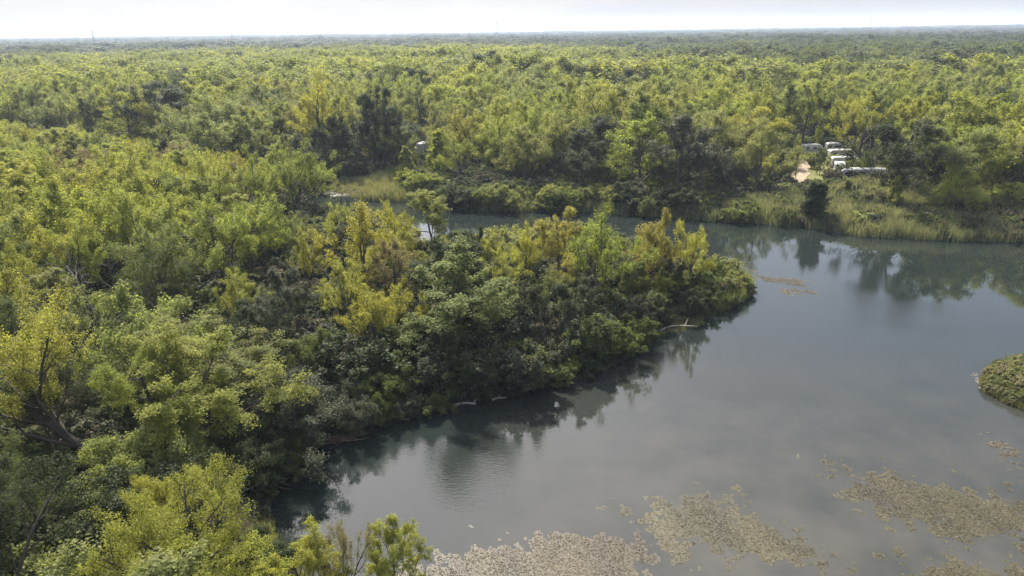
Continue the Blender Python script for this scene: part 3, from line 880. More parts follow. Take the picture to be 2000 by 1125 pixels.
def colour_field(x, y):
    return wav(x, y, 46, 0) + 0.6 * wav(x, y, 19, 2), wav(x, y, 60, 4)
label_skirt = True
placed = []
for (x, y), pen, z in zip(cand, pen_mask, cz):
    if np.min(np.hypot(*(hero_xy - (x, y)).T)) < 3.2: continue
    d = math.hypot(x, y)
    px, pb = proj((x, y, z))
    if px > 420 and pb > 1080: continue
    a, b_ = colour_field(x, y)
    u = rg2.rand()
    s_here = sdist([[x, y]])[0]
    if pen:
        # peninsula and near woods
        if px > 1000: kinds, pk, hh = ['round_tree', 'cottonwood', 'dark_tree', 'locust'], [.4, .25, .2, .15], rg2.uniform(6.5, 10.5)
        elif pb > 640: kinds, pk, hh = ['cottonwood', 'dark_tree', 'round_tree', 'open_cottonwood', 'locust'], [.28, .14, .14, .30, .14], rg2.uniform(8.5, 13.5)
        else: kinds, pk, hh = ['cottonwood', 'open_cottonwood', 'round_tree', 'locust', 'tall_tree', 'dark_tree'], [.30, .34, .10, .14, .06, .06], rg2.uniform(11.5, 17)
        kind = kinds[np.searchsorted(np.cumsum(pk), u * .999)]
        if kind == 'dark_tree': tint = DARK if rg2.rand() < .6 else SILVER; hh *= .8
        elif pb > 900 and px < 280: tint = [GREEN, DARK, OLIVE, LIME][rg2.choice(4, p=[.35, .3, .2, .15])]
        elif px > 1000: tint = [OLIVE, LIME, GREEN, YELLOW][rg2.choice(4, p=[.42, .28, .2, .1])]
        else:
            g = a * .8 + rg2.normal(0, .45) + (.55 if pb < 640 else .2)
            tint = YELLOW if g > .75 else LIME if g > .1 else OLIVE if g > -.6 else GREEN
            if rg2.rand() < .06: tint = RUST if rg2.rand() < .5 else GOLD
        if s_here < 10.5 and px > 520 and pb > 560 and label_skirt:
            kind = ['dark_tree', 'dark_tree', 'round_tree'][rg2.randint(3)]; hh = rg2.uniform(5.5, 8.5) if px < 1150 else rg2.uniform(4.5, 7)
            tint = [DARK, SILVER, GREEN][rg2.choice(3, p=[.45, .3, .25])]
    else:
        if px > 880 and s_here < (9 if px < 1400 else 13): continue
        front = s_here < 26 and px > 560
        hh = rg2.uniform(15, 22) * (0.66 if s_here < 11 else .85 if s_here < 22 else 1)
        if front:
            kinds, pk = ['dark_tree', 'round_tree', 'tall_tree', 'cottonwood', 'open_cottonwood'], ([.30, .24, .2, .16, .10] if px < 1380 else [.18, .26, .22, .20, .14])
        else:
            kinds, pk = ['tall_tree', 'cottonwood', 'round_tree', 'open_cottonwood', 'dark_tree'], [.34, .36, .12, .12, .06]
        kind = kinds[np.searchsorted(np.cumsum(pk), u * .999)]
        g = a + rg2.normal(0, .4) - (.45 if front else 0)
        tint = YELLOW if g > .85 else LIME if g > .0 else OLIVE if g > -.7 else GREEN
        if kind == 'dark_tree': tint = DARK if rg2.rand() < .6 else SILVER if rg2.rand() < .4 else GREEN
        elif rg2.rand() < .03: tint = GOLD
    var = rg2.randint(0, 12)
    pr = PROTO[kind][var % len(PROTO[kind])]
    wide = rg2.uniform(.85, 1.2) if pen else rg2.uniform(1.05, 1.6)
    ok = True
    for _ in range(8):
        rad = pr[3] * hh / pr[2] * wide
        rp = rad / d * F_PX
        top = proj((x, y, z + hh))[1]
        bad = False
        if pen:
            cap = max(np.interp(px + q * rp * .8, SKYLINE[:, 0], SKYLINE[:, 1]) for q in (-1, -.5, 0, .5, 1))
            bad = top < cap
        bad = bad or blocked(px, top, pb, rp * .9, d)
        if not bad: break
        hh *= .84
    if bad or hh < 3.6: continue
    rec = (x, y, z, hh, kind, var, wide, tint, px, pb, top, rp, pen, s_here)
    placed.append(rec)
# those that show largest stand as single trees
def visible(r):
    px, pb, top, rp = r[8], r[9], r[10], r[11]
    return px + rp > 0 and px - rp < 2000 and top < 1125 and pb > 0
vis = [r for r in placed if visible(r) or (math.hypot(r[0], r[1]) < 80 and -150 < r[8] < 2150)]
rest = [r for r in placed if not (visible(r) or math.hypot(r[0], r[1]) < 80)]
vis.sort(key=lambda r: -(r[3] / math.hypot(r[0], r[1])) * (1.5 if (not r[12] and r[13] < 30) else 1))
SINGLE = 430
for r in vis[:SINGLE]:
    x, y, z, hh, kind, var, wide, tint = r[:8]
    plant(kind, var, x, y, hh, None, wide, tint, None, 'near' if r[12] else 'far', gz=z, lean=rng.normal(0, .05), tilt=rng.normal(0, .05))
rest += vis[SINGLE:]

# shrubs along the banks
shr = dart(14000, (-120, 30, 190, 260), 2.5, land(-.35, 9.0), np.random.RandomState(91))
shr = shr[np.argsort(np.hypot(shr[:, 0], shr[:, 1]))]
sh_z = ground_z(shr); sh_pen = inside(shr, pen_pg); sh_s = sdist(shr)
brush_rest = []
n_sh = 0
for (x, y), z, pen, s_ in zip(shr, sh_z, sh_pen, sh_s):
    if y < 30: continue
    px, pb = proj((x, y, z))
    d = math.hypot(x, y)
    if pen:
        if px > 1150: h_ = rg2.uniform(2.0, 4.2)
        else: h_ = rg2.uniform(3.2, 6.2)
        if s_ < 1.2: h_ *= .55
        kind = 'shrub' if rg2.rand() < .78 else 'light_shrub'
        tint = ([DARK, SILVER, GREEN, BROWN][rg2.choice(4, p=[.45, .32, .17, .06])] if kind == 'shrub' else [OLIVE, GREEN, LIME][rg2.randint(3)])
        if px > 1300 and rg2.rand() < .6: tint = OLIVE
    else:
        if pb > 600 or px < 560: continue
        h_ = rg2.uniform(2.5, 5.5)
        if px > 1380:
            if rg2.rand() < .62: continue
            h_ *= .7
        kind = 'shrub' if rg2.rand() < .6 else 'light_shrub'
        tint = [DARK, SILVER, GREEN][rg2.randint(3)] if kind == 'shrub' else [OLIVE, GREEN, LIME][rg2.choice(3, p=[.5, .3, .2])]
        if px > 1380: tint = [OLIVE, SILVER, GREEN, BROWN][rg2.randint(4)]
    var = rg2.randint(0, 15)
    pr = PROTO[kind][var % len(PROTO[kind])]
    bad = True
    for _ in range(5):
        rp = pr[3] * h_ / pr[2] / d * F_PX
        top = proj((x, y, z + h_))[1]
        bad = blocked(px, top, pb, rp * .8, d)
        if pen and not bad:
            bad = top < np.interp(px, SKYLINE[:, 0], SKYLINE[:, 1])
        if not bad: break
        h_ *= .75
    if bad or h_ < 1.0: continue
    if px < -20 or px > 2020 or pb > 1200:
        continue
    plant(kind, var, x, y, h_, None, rg2.uniform(.9, 1.3), tint, None, 'near' if pen else 'far', gz=z)
    n_sh += 1

# ------------------------------------------------------------------ the woods beyond, as one mass
rg3 = np.random.RandomState(5)
px_, py_ = [], []
d0 = 120.0
while d0 < 8200:
    s = 10.5 if d0 < 600 else 10.5 * (d0 / 600) ** .92
    n = int(R(88) * d0 / s)
    az = (np.arange(n) + rg3.uniform(-.5, .5, n)) / n * R(88) - R(44)
    dd = d0 + rg3.uniform(-.5, .5, n) * s
    px_.append(np.sin(az) * dd); py_.append(np.cos(az) * dd)
    d0 += s * .95
fp = np.stack([np.concatenate(px_), np.concatenate(py_)], 1)
dd = np.hypot(fp[:, 0], fp[:, 1])
fp = fp[dd > NEAR_FAR_LIMIT - 2 - 25 * np.abs(np.sin(fp[:, 0] * .05))]
fp = fp[~((np.abs(fp[:, 0]) < 300) & (fp[:, 1] < NEAR_FAR_LIMIT))]
dd = np.hypot(fp[:, 0], fp[:, 1])
fz = ground_z(fp)
az = np.arctan2(fp[:, 0], fp[:, 1])
n = len(fp)
hgt = rg3.uniform(13.5, 24, n) * (1 + .10 * wav(fp[:, 0], fp[:, 1], 38, 2) + .16 * wav(fp[:, 0], fp[:, 1], 120, 1))
spread = np.maximum(1, (dd / 600) ** .8) * rg3.uniform(1.1, 1.9, n)
a, b_ = wav(fp[:, 0], fp[:, 1], 90, 0) + .5 * wav(fp[:, 0], fp[:, 1], 33, 2), wav(fp[:, 0], fp[:, 1], 300, 3)
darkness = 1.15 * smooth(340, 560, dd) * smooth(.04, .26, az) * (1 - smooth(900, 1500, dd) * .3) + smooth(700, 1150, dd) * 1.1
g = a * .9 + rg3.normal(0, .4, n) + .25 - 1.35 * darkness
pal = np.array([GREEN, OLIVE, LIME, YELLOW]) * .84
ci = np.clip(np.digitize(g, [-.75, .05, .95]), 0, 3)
tint = pal[ci] * (1 - .55 * smooth(700, 1200, dd))[:, None] * rg3.uniform(.85, 1.15, n)[:, None]  # leaf tint darkened with distance, offsetting the brightness the haze adds
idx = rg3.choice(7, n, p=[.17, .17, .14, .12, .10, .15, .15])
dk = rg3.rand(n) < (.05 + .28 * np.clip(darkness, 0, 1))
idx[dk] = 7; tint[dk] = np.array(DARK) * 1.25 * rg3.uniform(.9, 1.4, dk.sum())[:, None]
lh = np.array([l[1] for l in LODS])
sz = hgt / lh[idx]
scl = np.stack([sz * spread, sz * spread, sz], 1)
# trees of the nearer woods that are not singled out
LMAP = {'cottonwood': (0, 1), 'open_cottonwood': (2, 2), 'round_tree': (3, 4), 'dark_tree': (7, 7), 'tall_tree': (5, 6), 'locust': (3, 1)}
if rest:
    ri = np.array([LMAP[r[4]][r[5] % 2] for r in rest])
    rh = np.array([r[3] for r in rest]) / lh[ri]
    rw = np.array([r[6] for r in rest])
    fp3 = np.vstack([np.column_stack([fp, fz]), np.array([r[:3] for r in rest])])
    idx = np.r_[idx, ri]; scl = np.vstack([scl, np.stack([rh * rw, rh * rw, rh], 1)]); tint = np.vstack([tint, np.array([r[7] for r in rest])])
else:
    fp3 = np.column_stack([fp, fz])
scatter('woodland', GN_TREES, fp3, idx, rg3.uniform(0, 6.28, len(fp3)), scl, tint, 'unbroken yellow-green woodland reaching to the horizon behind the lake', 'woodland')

# low brush under the trees
ub = dart(30000, (-220, 26, 240, 300), 2.1, land(.3), np.random.RandomState(41))
uz = ground_z(ub); k = len(ub)
uh = rg3.uniform(1.0, 3.0, k) * np.where(sdist(ub) < 1.5, .6, 1)
keep = np.ones(k, bool)
upen = inside(ub, pen_pg)
for i in range(k):
    px, pb = proj((ub[i, 0], ub[i, 1], uz[i]))
    dcur = math.hypot(*ub[i])
    top = proj((ub[i, 0], ub[i, 1], uz[i] + uh[i]))[1]
    if blocked(px, top, pb, 1.5 / dcur * F_PX, dcur): keep[i] = False
    if not (-200 < px < 2200): keep[i] = False
ub, uz, uh = ub[keep], uz[keep], uh[keep]; k = len(ub)
ui = rg3.randint(8, 10, k)
us = uh / lh[ui]
ut = np.array([DARK, SILVER, GREEN, BROWN, OLIVE])[rg3.choice(5, k, p=[.33, .25, .2, .14, .08])] * rg3.uniform(.8, 1.2, k)[:, None]
scatter('undergrowth', GN_TREES, np.column_stack([ub, uz]), ui, rg3.uniform(0, 6.28, k), np.stack([us * 1.2, us * 1.2, us], 1), ut, 'low tangled brush on the ground under the trees', 'undergrowth')

# ------------------------------------------------------------------ reeds
REEDC = bpy.data.collections.new('reed_shapes')
def reed_clump(seed, n, h, spread, wdt):
    rg = np.random.RandomState(seed)
    V, Q, v = [], [], []
    k = 0
    for i in range(n):
        a, rr = rg.uniform(0, 6.28), spread * math.sqrt(rg.rand())
        p = np.array([math.cos(a) * rr, math.sin(a) * rr, -.2])
        ln = h * rg.uniform(.6, 1.15)
        d = unit(np.array([rg.normal(0, .14), rg.normal(0, .14), 1]))
        sd_ = unit(np.cross(d, rg.normal(0, 1, 3)))
        bendv = np.array([rg.normal(0, .12), rg.normal(0, .12), 0])
        vv = rg.rand()
        for j in range(4):
            t_ = j / 3
            c = p + d * ln * t_ + bendv * ln * t_ * t_
            ww = wdt * (1 - .75 * t_)
            V += [c - sd_ * ww, c + sd_ * ww]
            if j:
                Q.append([k + 2 * j - 2, k + 2 * j - 1, k + 2 * j + 1, k + 2 * j]); v.append(vv)
        k += 8
    return mesh_np('reed_clump', np.array(V), np.array(Q), mats=[M_REED], attrs=[('v', 'FLOAT', 'FACE', np.array(v, np.float32))])
for i in range(3): REEDC.objects.link(bpy.data.objects.new('reed_%02d' % i, reed_clump(900 + i, 46, 2.0, .85, .035)))
for i in range(2): REEDC.objects.link(bpy.data.objects.new('reed_%02d' % (3 + i), reed_clump(950 + i, 60, .75, .55, .025)))
GN_REEDS = scatter_nodes('scatter_reeds', REEDC)
def reed_bed(name, pg_px, spacing, hs, tints, low, label, seed, z=.5, over=False):
    q = poly(pg_px, z) if not over else np.asarray(pg_px)
    rg = np.random.RandomState(seed)
    lo, hi = q.min(0), q.max(0)
    n = int((hi[0] - lo[0]) * (hi[1] - lo[1]) / spacing ** 2)
    p = rg.uniform(lo, hi, (n, 2))
    p = p[inside(p, q)]
    p = p[sdist(p) > -0.9]
    zz_ = np.maximum(ground_z(p), -.1)
    k = len(p)
    ii_ = rg.randint(3, 5, k) if low else rg.randint(0, 3, k)
    s_ = rg.uniform(hs[0], hs[1], k) * (1 + .22 * wav(p[:, 0], p[:, 1], 7, 1) + .25 * wav(p[:, 0], p[:, 1], 2.2, 2))
    g_ = wav(p[:, 0], p[:, 1], 9, 2) + rg.normal(0, .5, k)
    tt = np.array(tints)[np.clip(((g_ + 1) / 2 * len(tints)).astype(int), 0, len(tints) - 1)] * rg.uniform(.85, 1.15, k)[:, None]
    return scatter(name, GN_REEDS, np.column_stack([p, zz_]), ii_, rg.uniform(0, 6.28, k), np.stack([s_ * 1.1, s_ * 1.1, s_], 1), tt, label, 'reeds')
STRAW, REEDG, REEDD = (.215, .205, .120), (.195, .215, .105), (.150, .165, .088)
reed_bed('reed_bed', [(1380, 432), (1500, 439), (1600, 449), (1700, 464), (1830, 470), (2010, 474), (2100, 470), (2090, 380), (2000, 395), (1900, 396), (1780, 380), (1700, 372), (1600, 385), (1500, 400), (1400, 418)],
         .8, (.9, 1.45), [REEDG, REEDG, STRAW, REEDG], False, 'broad belt of green and straw reeds along the right of the far shore', 1)
reed_bed('reed_bed', [(708, 384), (730, 356), (800, 340), (870, 352), (885, 384), (830, 390), (722, 392)], .8, (.8, 1.4), [REEDG, REEDG, OLIVE, STRAW], False, 'low spit of green reeds left of the channel on the far shore', 2)
reed_bed('reed_bed', [(890, 408), (960, 413), (1060, 412), (1150, 414), (1300, 424), (1400, 433), (1400, 412), (1200, 394), (1040, 390), (985, 386), (900, 392)], .85, (.8, 1.3), [REEDG, REEDG, STRAW], False, 'thin fringe of reeds along the middle of the far shore', 3)
reed_bed('reed_bed', [(1400, 606), (1448, 584), (1466, 566), (1452, 545), (1425, 538), (1390, 560)], .5, (.7, 1.1), [REEDG, LIME, OLIVE], False, 'green reeds at the very tip of the peninsula', 4, .3)
reed_bed('island_reeds', list(map(tuple, isl_pg)),   .32, (.6, 1.1), [(.15, .155, .06), (.12, .135, .055), (.17, .155, .085), (.13, .115, .06)], True, 'dense olive reeds covering the small island at the right edge', 5, 0, True)
reed_bed('spit_grass', [(632, 372), (660, 358), (700, 345), (790, 338), (800, 350), (735, 362), (712, 384), (690, 380), (650, 372)], .8, (.5, 1.1), [OLIVE, STRAW, REEDG], True, 'short pale grass on the flat at the channel head', 9)
reed_bed('bank_grass', [(1280, 655), (1290, 640), (1370, 620), (1372, 632)], .3, (.5, .9), [STRAW, OLIVE], True, 'golden grass on the low bank near the tip of the peninsula', 6, .2)
reed_bed('bank_grass', [(480, 1060), (520, 1020), (540, 1075), (600, 1150), (520, 1150)], .3, (.8, 1.5), [STRAW, OLIVE, REEDG], True, 'dry grass on the sandy bank at the bottom left', 7, .5)
reed_bed('bank_grass', [(1550, 300), (1600, 290), (1690, 290), (1720, 350), (1620, 350), (1600, 330), (1560, 300)], 1.3, (.3, .6), [OLIVE, STRAW], True, 'short grass between the campers', 8, 1.4)

bk = dart(60000, (-60, 36, 60, 130), .42, lambda p: inside(p, pen_pg) & (np.abs(sdist(p) - .35) < .75) & (np.hypot(p[:, 0], p[:, 1]) > 30), np.random.RandomState(63))
k = len(bk); bs = rg3.uniform(.5, 1.3, k)
scatter('bank_tufts', GN_REEDS, np.column_stack([bk, np.maximum(ground_z(bk), -.05)]), rg3.randint(3, 5, k), rg3.uniform(0, 6.28, k), np.stack([bs * 1.2, bs * 1.2, bs], 1),
        np.array([(.055, .065, .03), (.08, .075, .04), (.045, .055, .028)])[rg3.randint(0, 3, k)], 'dark ragged grass overhanging the near edge of the peninsula', 'grass')
rgi = np.random.RandomState(8)
ip_ = rgi.uniform(isl_pg.min(0), isl_pg.max(0), (500, 2)); ip_ = ip_[inside(ip_, isl_pg)]
isd = sdist(ip_); ip_ = ip_[isd > .25]; isd = isd[isd > .25]; k = len(ip_)
ih = (.5 + .55 * np.clip(isd / 3, 0, 1)) * rgi.uniform(.8, 1.3, k); ii8 = rgi.randint(8, 10, k); is8 = ih / lh[ii8]
scatter('island_bushes', GN_TREES, np.column_stack([ip_, ground_z(ip_)]), ii8, rgi.uniform(0, 6.28, k), np.stack([is8 * 1.1, is8 * 1.1, is8], 1),
        np.array([(.20, .20, .08), (.15, .17, .06), (.21, .19, .10), (.17, .165, .075)])[rgi.randint(0, 4, k)] * rgi.uniform(.8, 1.1, k)[:, None], 'low olive bushes rounding off the small island at the right edge', 'bushes')

# ------------------------------------------------------------------ floating weed mats
def weed_mat_material():
    return leaf_mat('pondweed', 0.15, 0.3, 0.55, (1.1, 1.0, 0.7), vary=1.0)
M_WEED = weed_mat_material()
def weed_mat(pg_px, dens, size, tint, label, seed, thr=-.15, hgt=.05, L=3.0, edge=2.2, cell=.16):
    q = poly(pg_px, 0)
    rg = np.random.RandomState(seed)
    lo, hi = q.min(0) - edge, q.max(0) + edge
    area = (hi[0] - lo[0]) * (hi[1] - lo[1])
    p = rg.uniform(lo, hi, (int(area * dens * 2.2), 2))
    ins = inside(p, q)
    dq = dist_poly(p, q)
    sdq = np.where(ins, dq, -dq)
    f = .55 * wav(p[:, 0], p[:, 1], L, seed % 4) + .45 * wav(p[:, 0], p[:, 1], L * .38, (seed + 1) % 4) + .3 * wav(p[:, 0], p[:, 1], L * 3, (seed + 2) % 4)
    val = f + np.clip(sdq / edge, -1.2, .9) * .55 - thr - .35
    p = p[val + rg.normal(0, .07, len(p)) > 0]
    n = len(p)
    cs_ = cell
    cx_, cy_ = np.meshgrid(np.arange(lo[0], hi[0], cs_), np.arange(lo[1], hi[1], cs_))
    cp = np.stack([cx_.ravel(), cy_.ravel()], 1)
    cf = .55 * wav(cp[:, 0], cp[:, 1], L, seed % 4) + .45 * wav(cp[:, 0], cp[:, 1], L * .38, (seed + 1) % 4) + .3 * wav(cp[:, 0], cp[:, 1], L * 3, (seed + 2) % 4)
    cin = inside(cp, q); cd = dist_poly(cp, q)
    cval = cf + np.clip(np.where(cin, cd, -cd) / edge, -1.2, .9) * .55 - thr - .35
    cp = cp[cval + rg.normal(0, .08, len(cp)) > -.06]
    m_ = len(cp)
    nor = rg.normal(0, .28, (n, 3)); nor[:, 2] = 1; nor /= np.linalg.norm(nor, axis=1)[:, None]
    a = np.cross(nor, rg.normal(0, 1, (n, 3))); a /= np.linalg.norm(a, axis=1)[:, None]
    b_ = np.cross(nor, a)
    s = size * rg.uniform(.5, 1.5, n)
    lump = .5 + .5 * wav(p[:, 0], p[:, 1], 1.4, 1)
    pos = np.column_stack([p, .012 + rg.rand(n) * hgt * (.3 + lump)])
    a *= (s * .6)[:, None]; b_ *= (s * .33)[:, None]
    V = np.stack([pos - a, pos - b_, pos + a, pos + b_], 1).reshape(-1, 3)
    V[:, 2] = np.maximum(V[:, 2], .012)
    base = np.stack([np.column_stack([cp + np.array(o2) * cs_ * .72 + rg.normal(0, cs_ * .18, (m_, 2)), np.full(m_, .006)]) for o2 in ((-1, -1), (1, -1), (1, 1), (-1, 1))], 1)
    base[:, :, 2] += (rg.rand(m_) * .004)[:, None]
    V = np.vstack([V, base.reshape(-1, 3)])
    v = np.clip(.42 + .38 * wav(p[:, 0], p[:, 1], 6, 2) + rg.normal(0, .16, n), 0, 1)
    v = np.r_[v, np.clip(.38 + .3 * wav(cp[:, 0], cp[:, 1], 6, 2) + rg.normal(0, .12, m_), 0, 1)].astype(np.float32)
    n = n + m_
    me = mesh_np('weed_mat', V, np.arange(n * 4).reshape(-1, 4), mats=[M_WEED], attrs=[('v', 'FLOAT', 'FACE', v)])
    o_ = obj('weed_mat', me)
    o_['tint'] = list(tint)
    return tag(o_, label, 'pondweed', kind='stuff')
WT, WO = (.066, .056, .034), (.058, .050, .023)
weed_mat([(800, 1125), (900, 1092), (960, 1072), (1080, 1058), (1180, 1055), (1250, 1085), (1260, 1150), (1000, 1200), (800, 1160)], 45, .10, (.070, .055, .029), 'pale straw-coloured weed mat at the bottom edge left of centre', 1, -.45)
weed_mat([(1200, 988), (1290, 1000), (1350, 968), (1420, 962), (1450, 1000), (1540, 1040), (1608, 1082), (1560, 1098), (1480, 1095), (1390, 1075), (1320, 1080), (1250, 1030)], 40, .10, WO, 'narrow olive weed mat at the bottom right of centre', 2, -.25)
weed_mat([(1632, 905), (1690, 922), (1720, 930), (1840, 955), (1940, 975), (2010, 1000), (2010, 1070), (1930, 1050), (1850, 1050), (1740, 1005), (1670, 975), (1650, 950), (1680, 935)], 40, .10, WO, 'largest olive weed mat at the lower right', 3, -.3)
weed_mat([(1930, 850), (2020, 860), (2020, 925), (1975, 900), (1940, 880)], 100, .13, WT, 'small weed mat at the right edge below the reed island', 4, .05)
weed_mat([(1455, 540), (1500, 534), (1570, 545), (1583, 562), (1555, 575), (1520, 572), (1530, 560), (1480, 548)], 50, .16, WT, 'thin pale weed patch on the water off the peninsula tip', 5, -.08, .03, 4.0)
weed_mat([(1515, 880), (1580, 890), (1640, 915), (1620, 935), (1560, 910)], 40, .12, (.08, .085, .055), 'sparse drifting weed left of the largest mat', 6, .35, .02, 2.0)
weed_mat([(1790, 1095), (1860, 1085), (1920, 1110), (1980, 1090), (2020, 1110), (2020, 1160), (1800, 1150)], 40, .10, WO, 'weed mat in the bottom right corner', 7, -.25)
weed_mat([(1898, 730), (1914, 728), (1920, 765), (1905, 745)], 40, .12, (.13, .115, .09), 'pale weed fringe beside the reed island', 8, .0, .02, 1.5, .6)
weed_mat([(1400, 432), (1500, 439), (1600, 448), (1700, 463), (1830, 469), (2010, 473), (2010, 470), (1830, 466), (1700, 459), (1600, 445), (1500, 436), (1400, 429)], 22, .3, (.13, .115, .075), 'pale line of weed along the right of the far shore', 9, .0, .03, 4.0, 1.0)
weed_mat([(940, 412), (1050, 412), (1150, 414), (1300, 424), (1300, 421), (1150, 411), (1050, 409), (940, 409)], 20, .3, (.12, .11, .06), 'pale line of weed along the middle of the far shore', 10, .0, .03, 4.0, 1.0)
weed_mat([(630, 372), (680, 352), (760, 345), (720, 362), (690, 380), (640, 384)], 14, .4, (.115, .105, .062), 'pale weed covering the mud flat at the channel head', 11, -.3, .03, 5.0, 2.0)

# ------------------------------------------------------------------ driftwood, logs, brush pile
def log_thing(name, px, py, length, rad, ang, label, mat=M_PALE, seed=0, z=.12, cat='log', kids=2):
    rg = np.random.RandomState(seed)
    p = P(px, py, z)
    root = bpy.data.objects.new(name, None); COL.objects.link(root)
    root.location = p; root.rotation_euler = (0, 0, ang)
    mb = MB()
    t_ = np.linspace(-.5, .5, 8)
    pts = np.stack([t_ * length, .06 * length * np.sin(t_ * 5 + seed), .03 * length * np.cos(t_ * 4)], 1)
    mb.tube(pts, rad * (1 - .6 * (t_ + .5)) * (1 + .12 * rg.normal(size=8)), 7)
    mb.box(pts[0], (rad * .9, rad * 1.2, rad * 1.2))
    obj('log_stem', mb.mesh('log_stem', smooth_faces=True), root, mat)
    for j in range(kids):
        k = rg.randint(3, 7)
        mb = MB()
        d = unit(np.array([.8, rg.choice([-1, 1]) * rg.uniform(.5, 1), rg.uniform(.2, .8)]))
        s = np.linspace(0, 1, 5)[:, None]
        mb.tube(pts[k] + d * s * length * .3 + rg.normal(0, .015 * length, (5, 3)) * s, np.linspace(rad * .45, rad * .12, 5), 4)
        obj('branch_stub', mb.mesh('branch_stub', smooth_faces=True), root, mat)
    return tag(root, label, cat)
log_thing('fallen_log', 1312, 641, 5.5, .16, R(18), 'pale fallen log on the golden bank near the peninsula tip', M_PALE, 1, .35)
log_thing('fallen_log', 908, 789, 2.4, .22, R(10), 'short white log at the dark water edge of the peninsula', M_PALE, 2, .1, kids=1)
log_thing('driftwood', 975, 778, 1.6, .10, R(25), 'thin pale driftwood right of the white log on the dark bank', M_PALE, 3, .1, 'driftwood', 1)
log_thing('driftwood', 785, 818, 1.6, .09, R(-10), 'thin grey driftwood left of the white log on the dark bank', M_DEAD, 4, .1, 'driftwood', 1)
log_thing('bare_branch', 345, 690, 6.0, .10, R(6), 'pale bare branch lying across the thicket on the left', M_PALE, 5, 5.2, 'branch', 2)
log_thing('bare_branch', 60, 445, 9.0, .13, R(-30), 'pale bare branch poking out of the left woods', M_PALE, 6, 9.0, 'branch', 2)
log_thing('bare_branch', 500, 952, 5.0, .07, R(35), 'grey forked branch over the sandy bank at the bottom left', M_DEAD, 7, 1.6, 'branch', 4)
def brush_pile(px, py, rx, ry, n, label, seed):
    rg = np.random.RandomState(seed)
    p = P(px, py, .05)
    mb = MB()
    for i in range(n):
        c = np.array([rg.normal(0, rx), rg.normal(0, ry), rg.uniform(.05, .35)])
        a = rg.uniform(-.6, .6)
        d = np.array([math.cos(a), math.sin(a), rg.normal(0, .12)]) * rg.uniform(.4, 1.1)
        mb.tube(np.stack([c - d, c + rg.normal(0, .06, 3), c + d]), [.05, .04, .015], 4)
    o_ = obj('brush_pile', mb.mesh('brush_pile'), mat=M_PILE)
    o_.location = p
    return tag(o_, label, 'brush pile', kind='stuff')
M_PILE = simple_mat('dry_brush', (0.20, 0.14, 0.09), .9, .1, .4, 2.0)
brush_pile(655, 856, 1.3, .5, 60, 'heap of dry brown sticks in the water by the dark bank', 3)
brush_pile(505, 940, 1.6, 1.0, 60, 'tangle of reddish sticks at the top of the sandy bank', 4)

# ------------------------------------------------------------------ camp: track, trailers, motorhomes
tk = [(1556, 356), (1562, 340), (1566, 325), (1562, 312), (1556, 302), (1548, 295)]
mb = MB()
cl = np.array([P(x, y, 1.5)[:2] for x, y in tk])
tt = np.linspace(0, 1, 40)
cx = np.interp(tt, np.linspace(0, 1, len(cl)), cl[:, 0]); cyy = np.interp(tt, np.linspace(0, 1, len(cl)), cl[:, 1])
cpts = np.stack([cx, cyy], 1)
dv = np.gradient(cpts, axis=0); dv /= np.linalg.norm(dv, axis=1)[:, None]
nv = np.stack([-dv[:, 1], dv[:, 0]], 1)
cross = np.linspace(-2.2, 2.2, 7)
V = []
for i in range(40):
    wv = 1 + .2 * math.sin(i * .9)
    for c_ in cross:
        q = cpts[i] + nv[i] * c_ * wv
        V.append([q[0], q[1], float(ground_z([q])[0]) + .06])
Q = [[i * 7 + j, i * 7 + j + 1, i * 7 + j + 8, i * 7 + j + 7] for i in range(39) for j in range(6)]
M_TRACK = simple_mat('sand_track', (.27, .21, .145), .95, .1, .25, .8)
tag(obj('dirt_track', mesh_np('dirt_track', V, Q, True), mat=M_TRACK), kind='structure')
M_WHITE = simple_mat('camper_white', (.42, .41, .385), .35, .5, .05, 1.5)
M_CREAM_SHADED = simple_mat('camper_cream_shaded', (.34, .32, .27), .4, .5, .06, 1.5)  # cream wall colour darkened, painting in the shade on the lake-facing sides
M_GLASS = simple_mat('dark_glass', (.02, .024, .028), .08, .6, .2, 1.0)
M_TYRE = simple_mat('tyre_rubber', (.02, .02, .02), .85, .2, .2, 4.0)
M_STRIPE = simple_mat('camper_stripe', (.12, .10, .09), .4, .5, .1, 2.0)
M_ALU = simple_mat('aluminium_trim', (.5, .5, .5), .35, .5, .1, 2.0, .7)
def extrude_profile(prof, w_, inset=.06):
    """side profile (x,z) extruded across y with a chamfer along the edges"""
    prof = np.array(prof, float)
    n = len(prof); c = prof.mean(0)
    ins = prof + (c - prof) / (np.linalg.norm(c - prof, axis=1)[:, None] + 1e-6) * inset
    rings = [(ins, -w_ / 2), (prof, -w_ / 2 + inset), (prof, w_ / 2 - inset), (ins, w_ / 2)]
    V, Q = [], []
    for pr, y in rings: V += [[p[0], y, p[1]] for p in pr]
    for r_ in range(3):
        for i in range(n):
            j = (i + 1) % n
            Q.append([r_ * n + i, r_ * n + j, (r_ + 1) * n + j, (r_ + 1) * n + i])
    k = len(V)
    V += [[c[0], -w_ / 2, c[1]], [c[0], w_ / 2, c[1]]]
    me_f = [tuple(q) for q in Q]
    for i in range(n):
        j = (i + 1) % n
        me_f.append((j, i, k)); me_f.append((3 * n + i, 3 * n + j, k + 1))
    return V, me_f
def part(name, V, Fc, parent, mat):
    me_ = bpy.data.meshes.new(name); me_.from_pydata([tuple(map(float, v)) for v in V], [], Fc); me_.update(); me_.materials.append(mat)
    o_ = bpy.data.objects.new(name, me_); COL.objects.link(o_); o_.parent = parent
    return o_
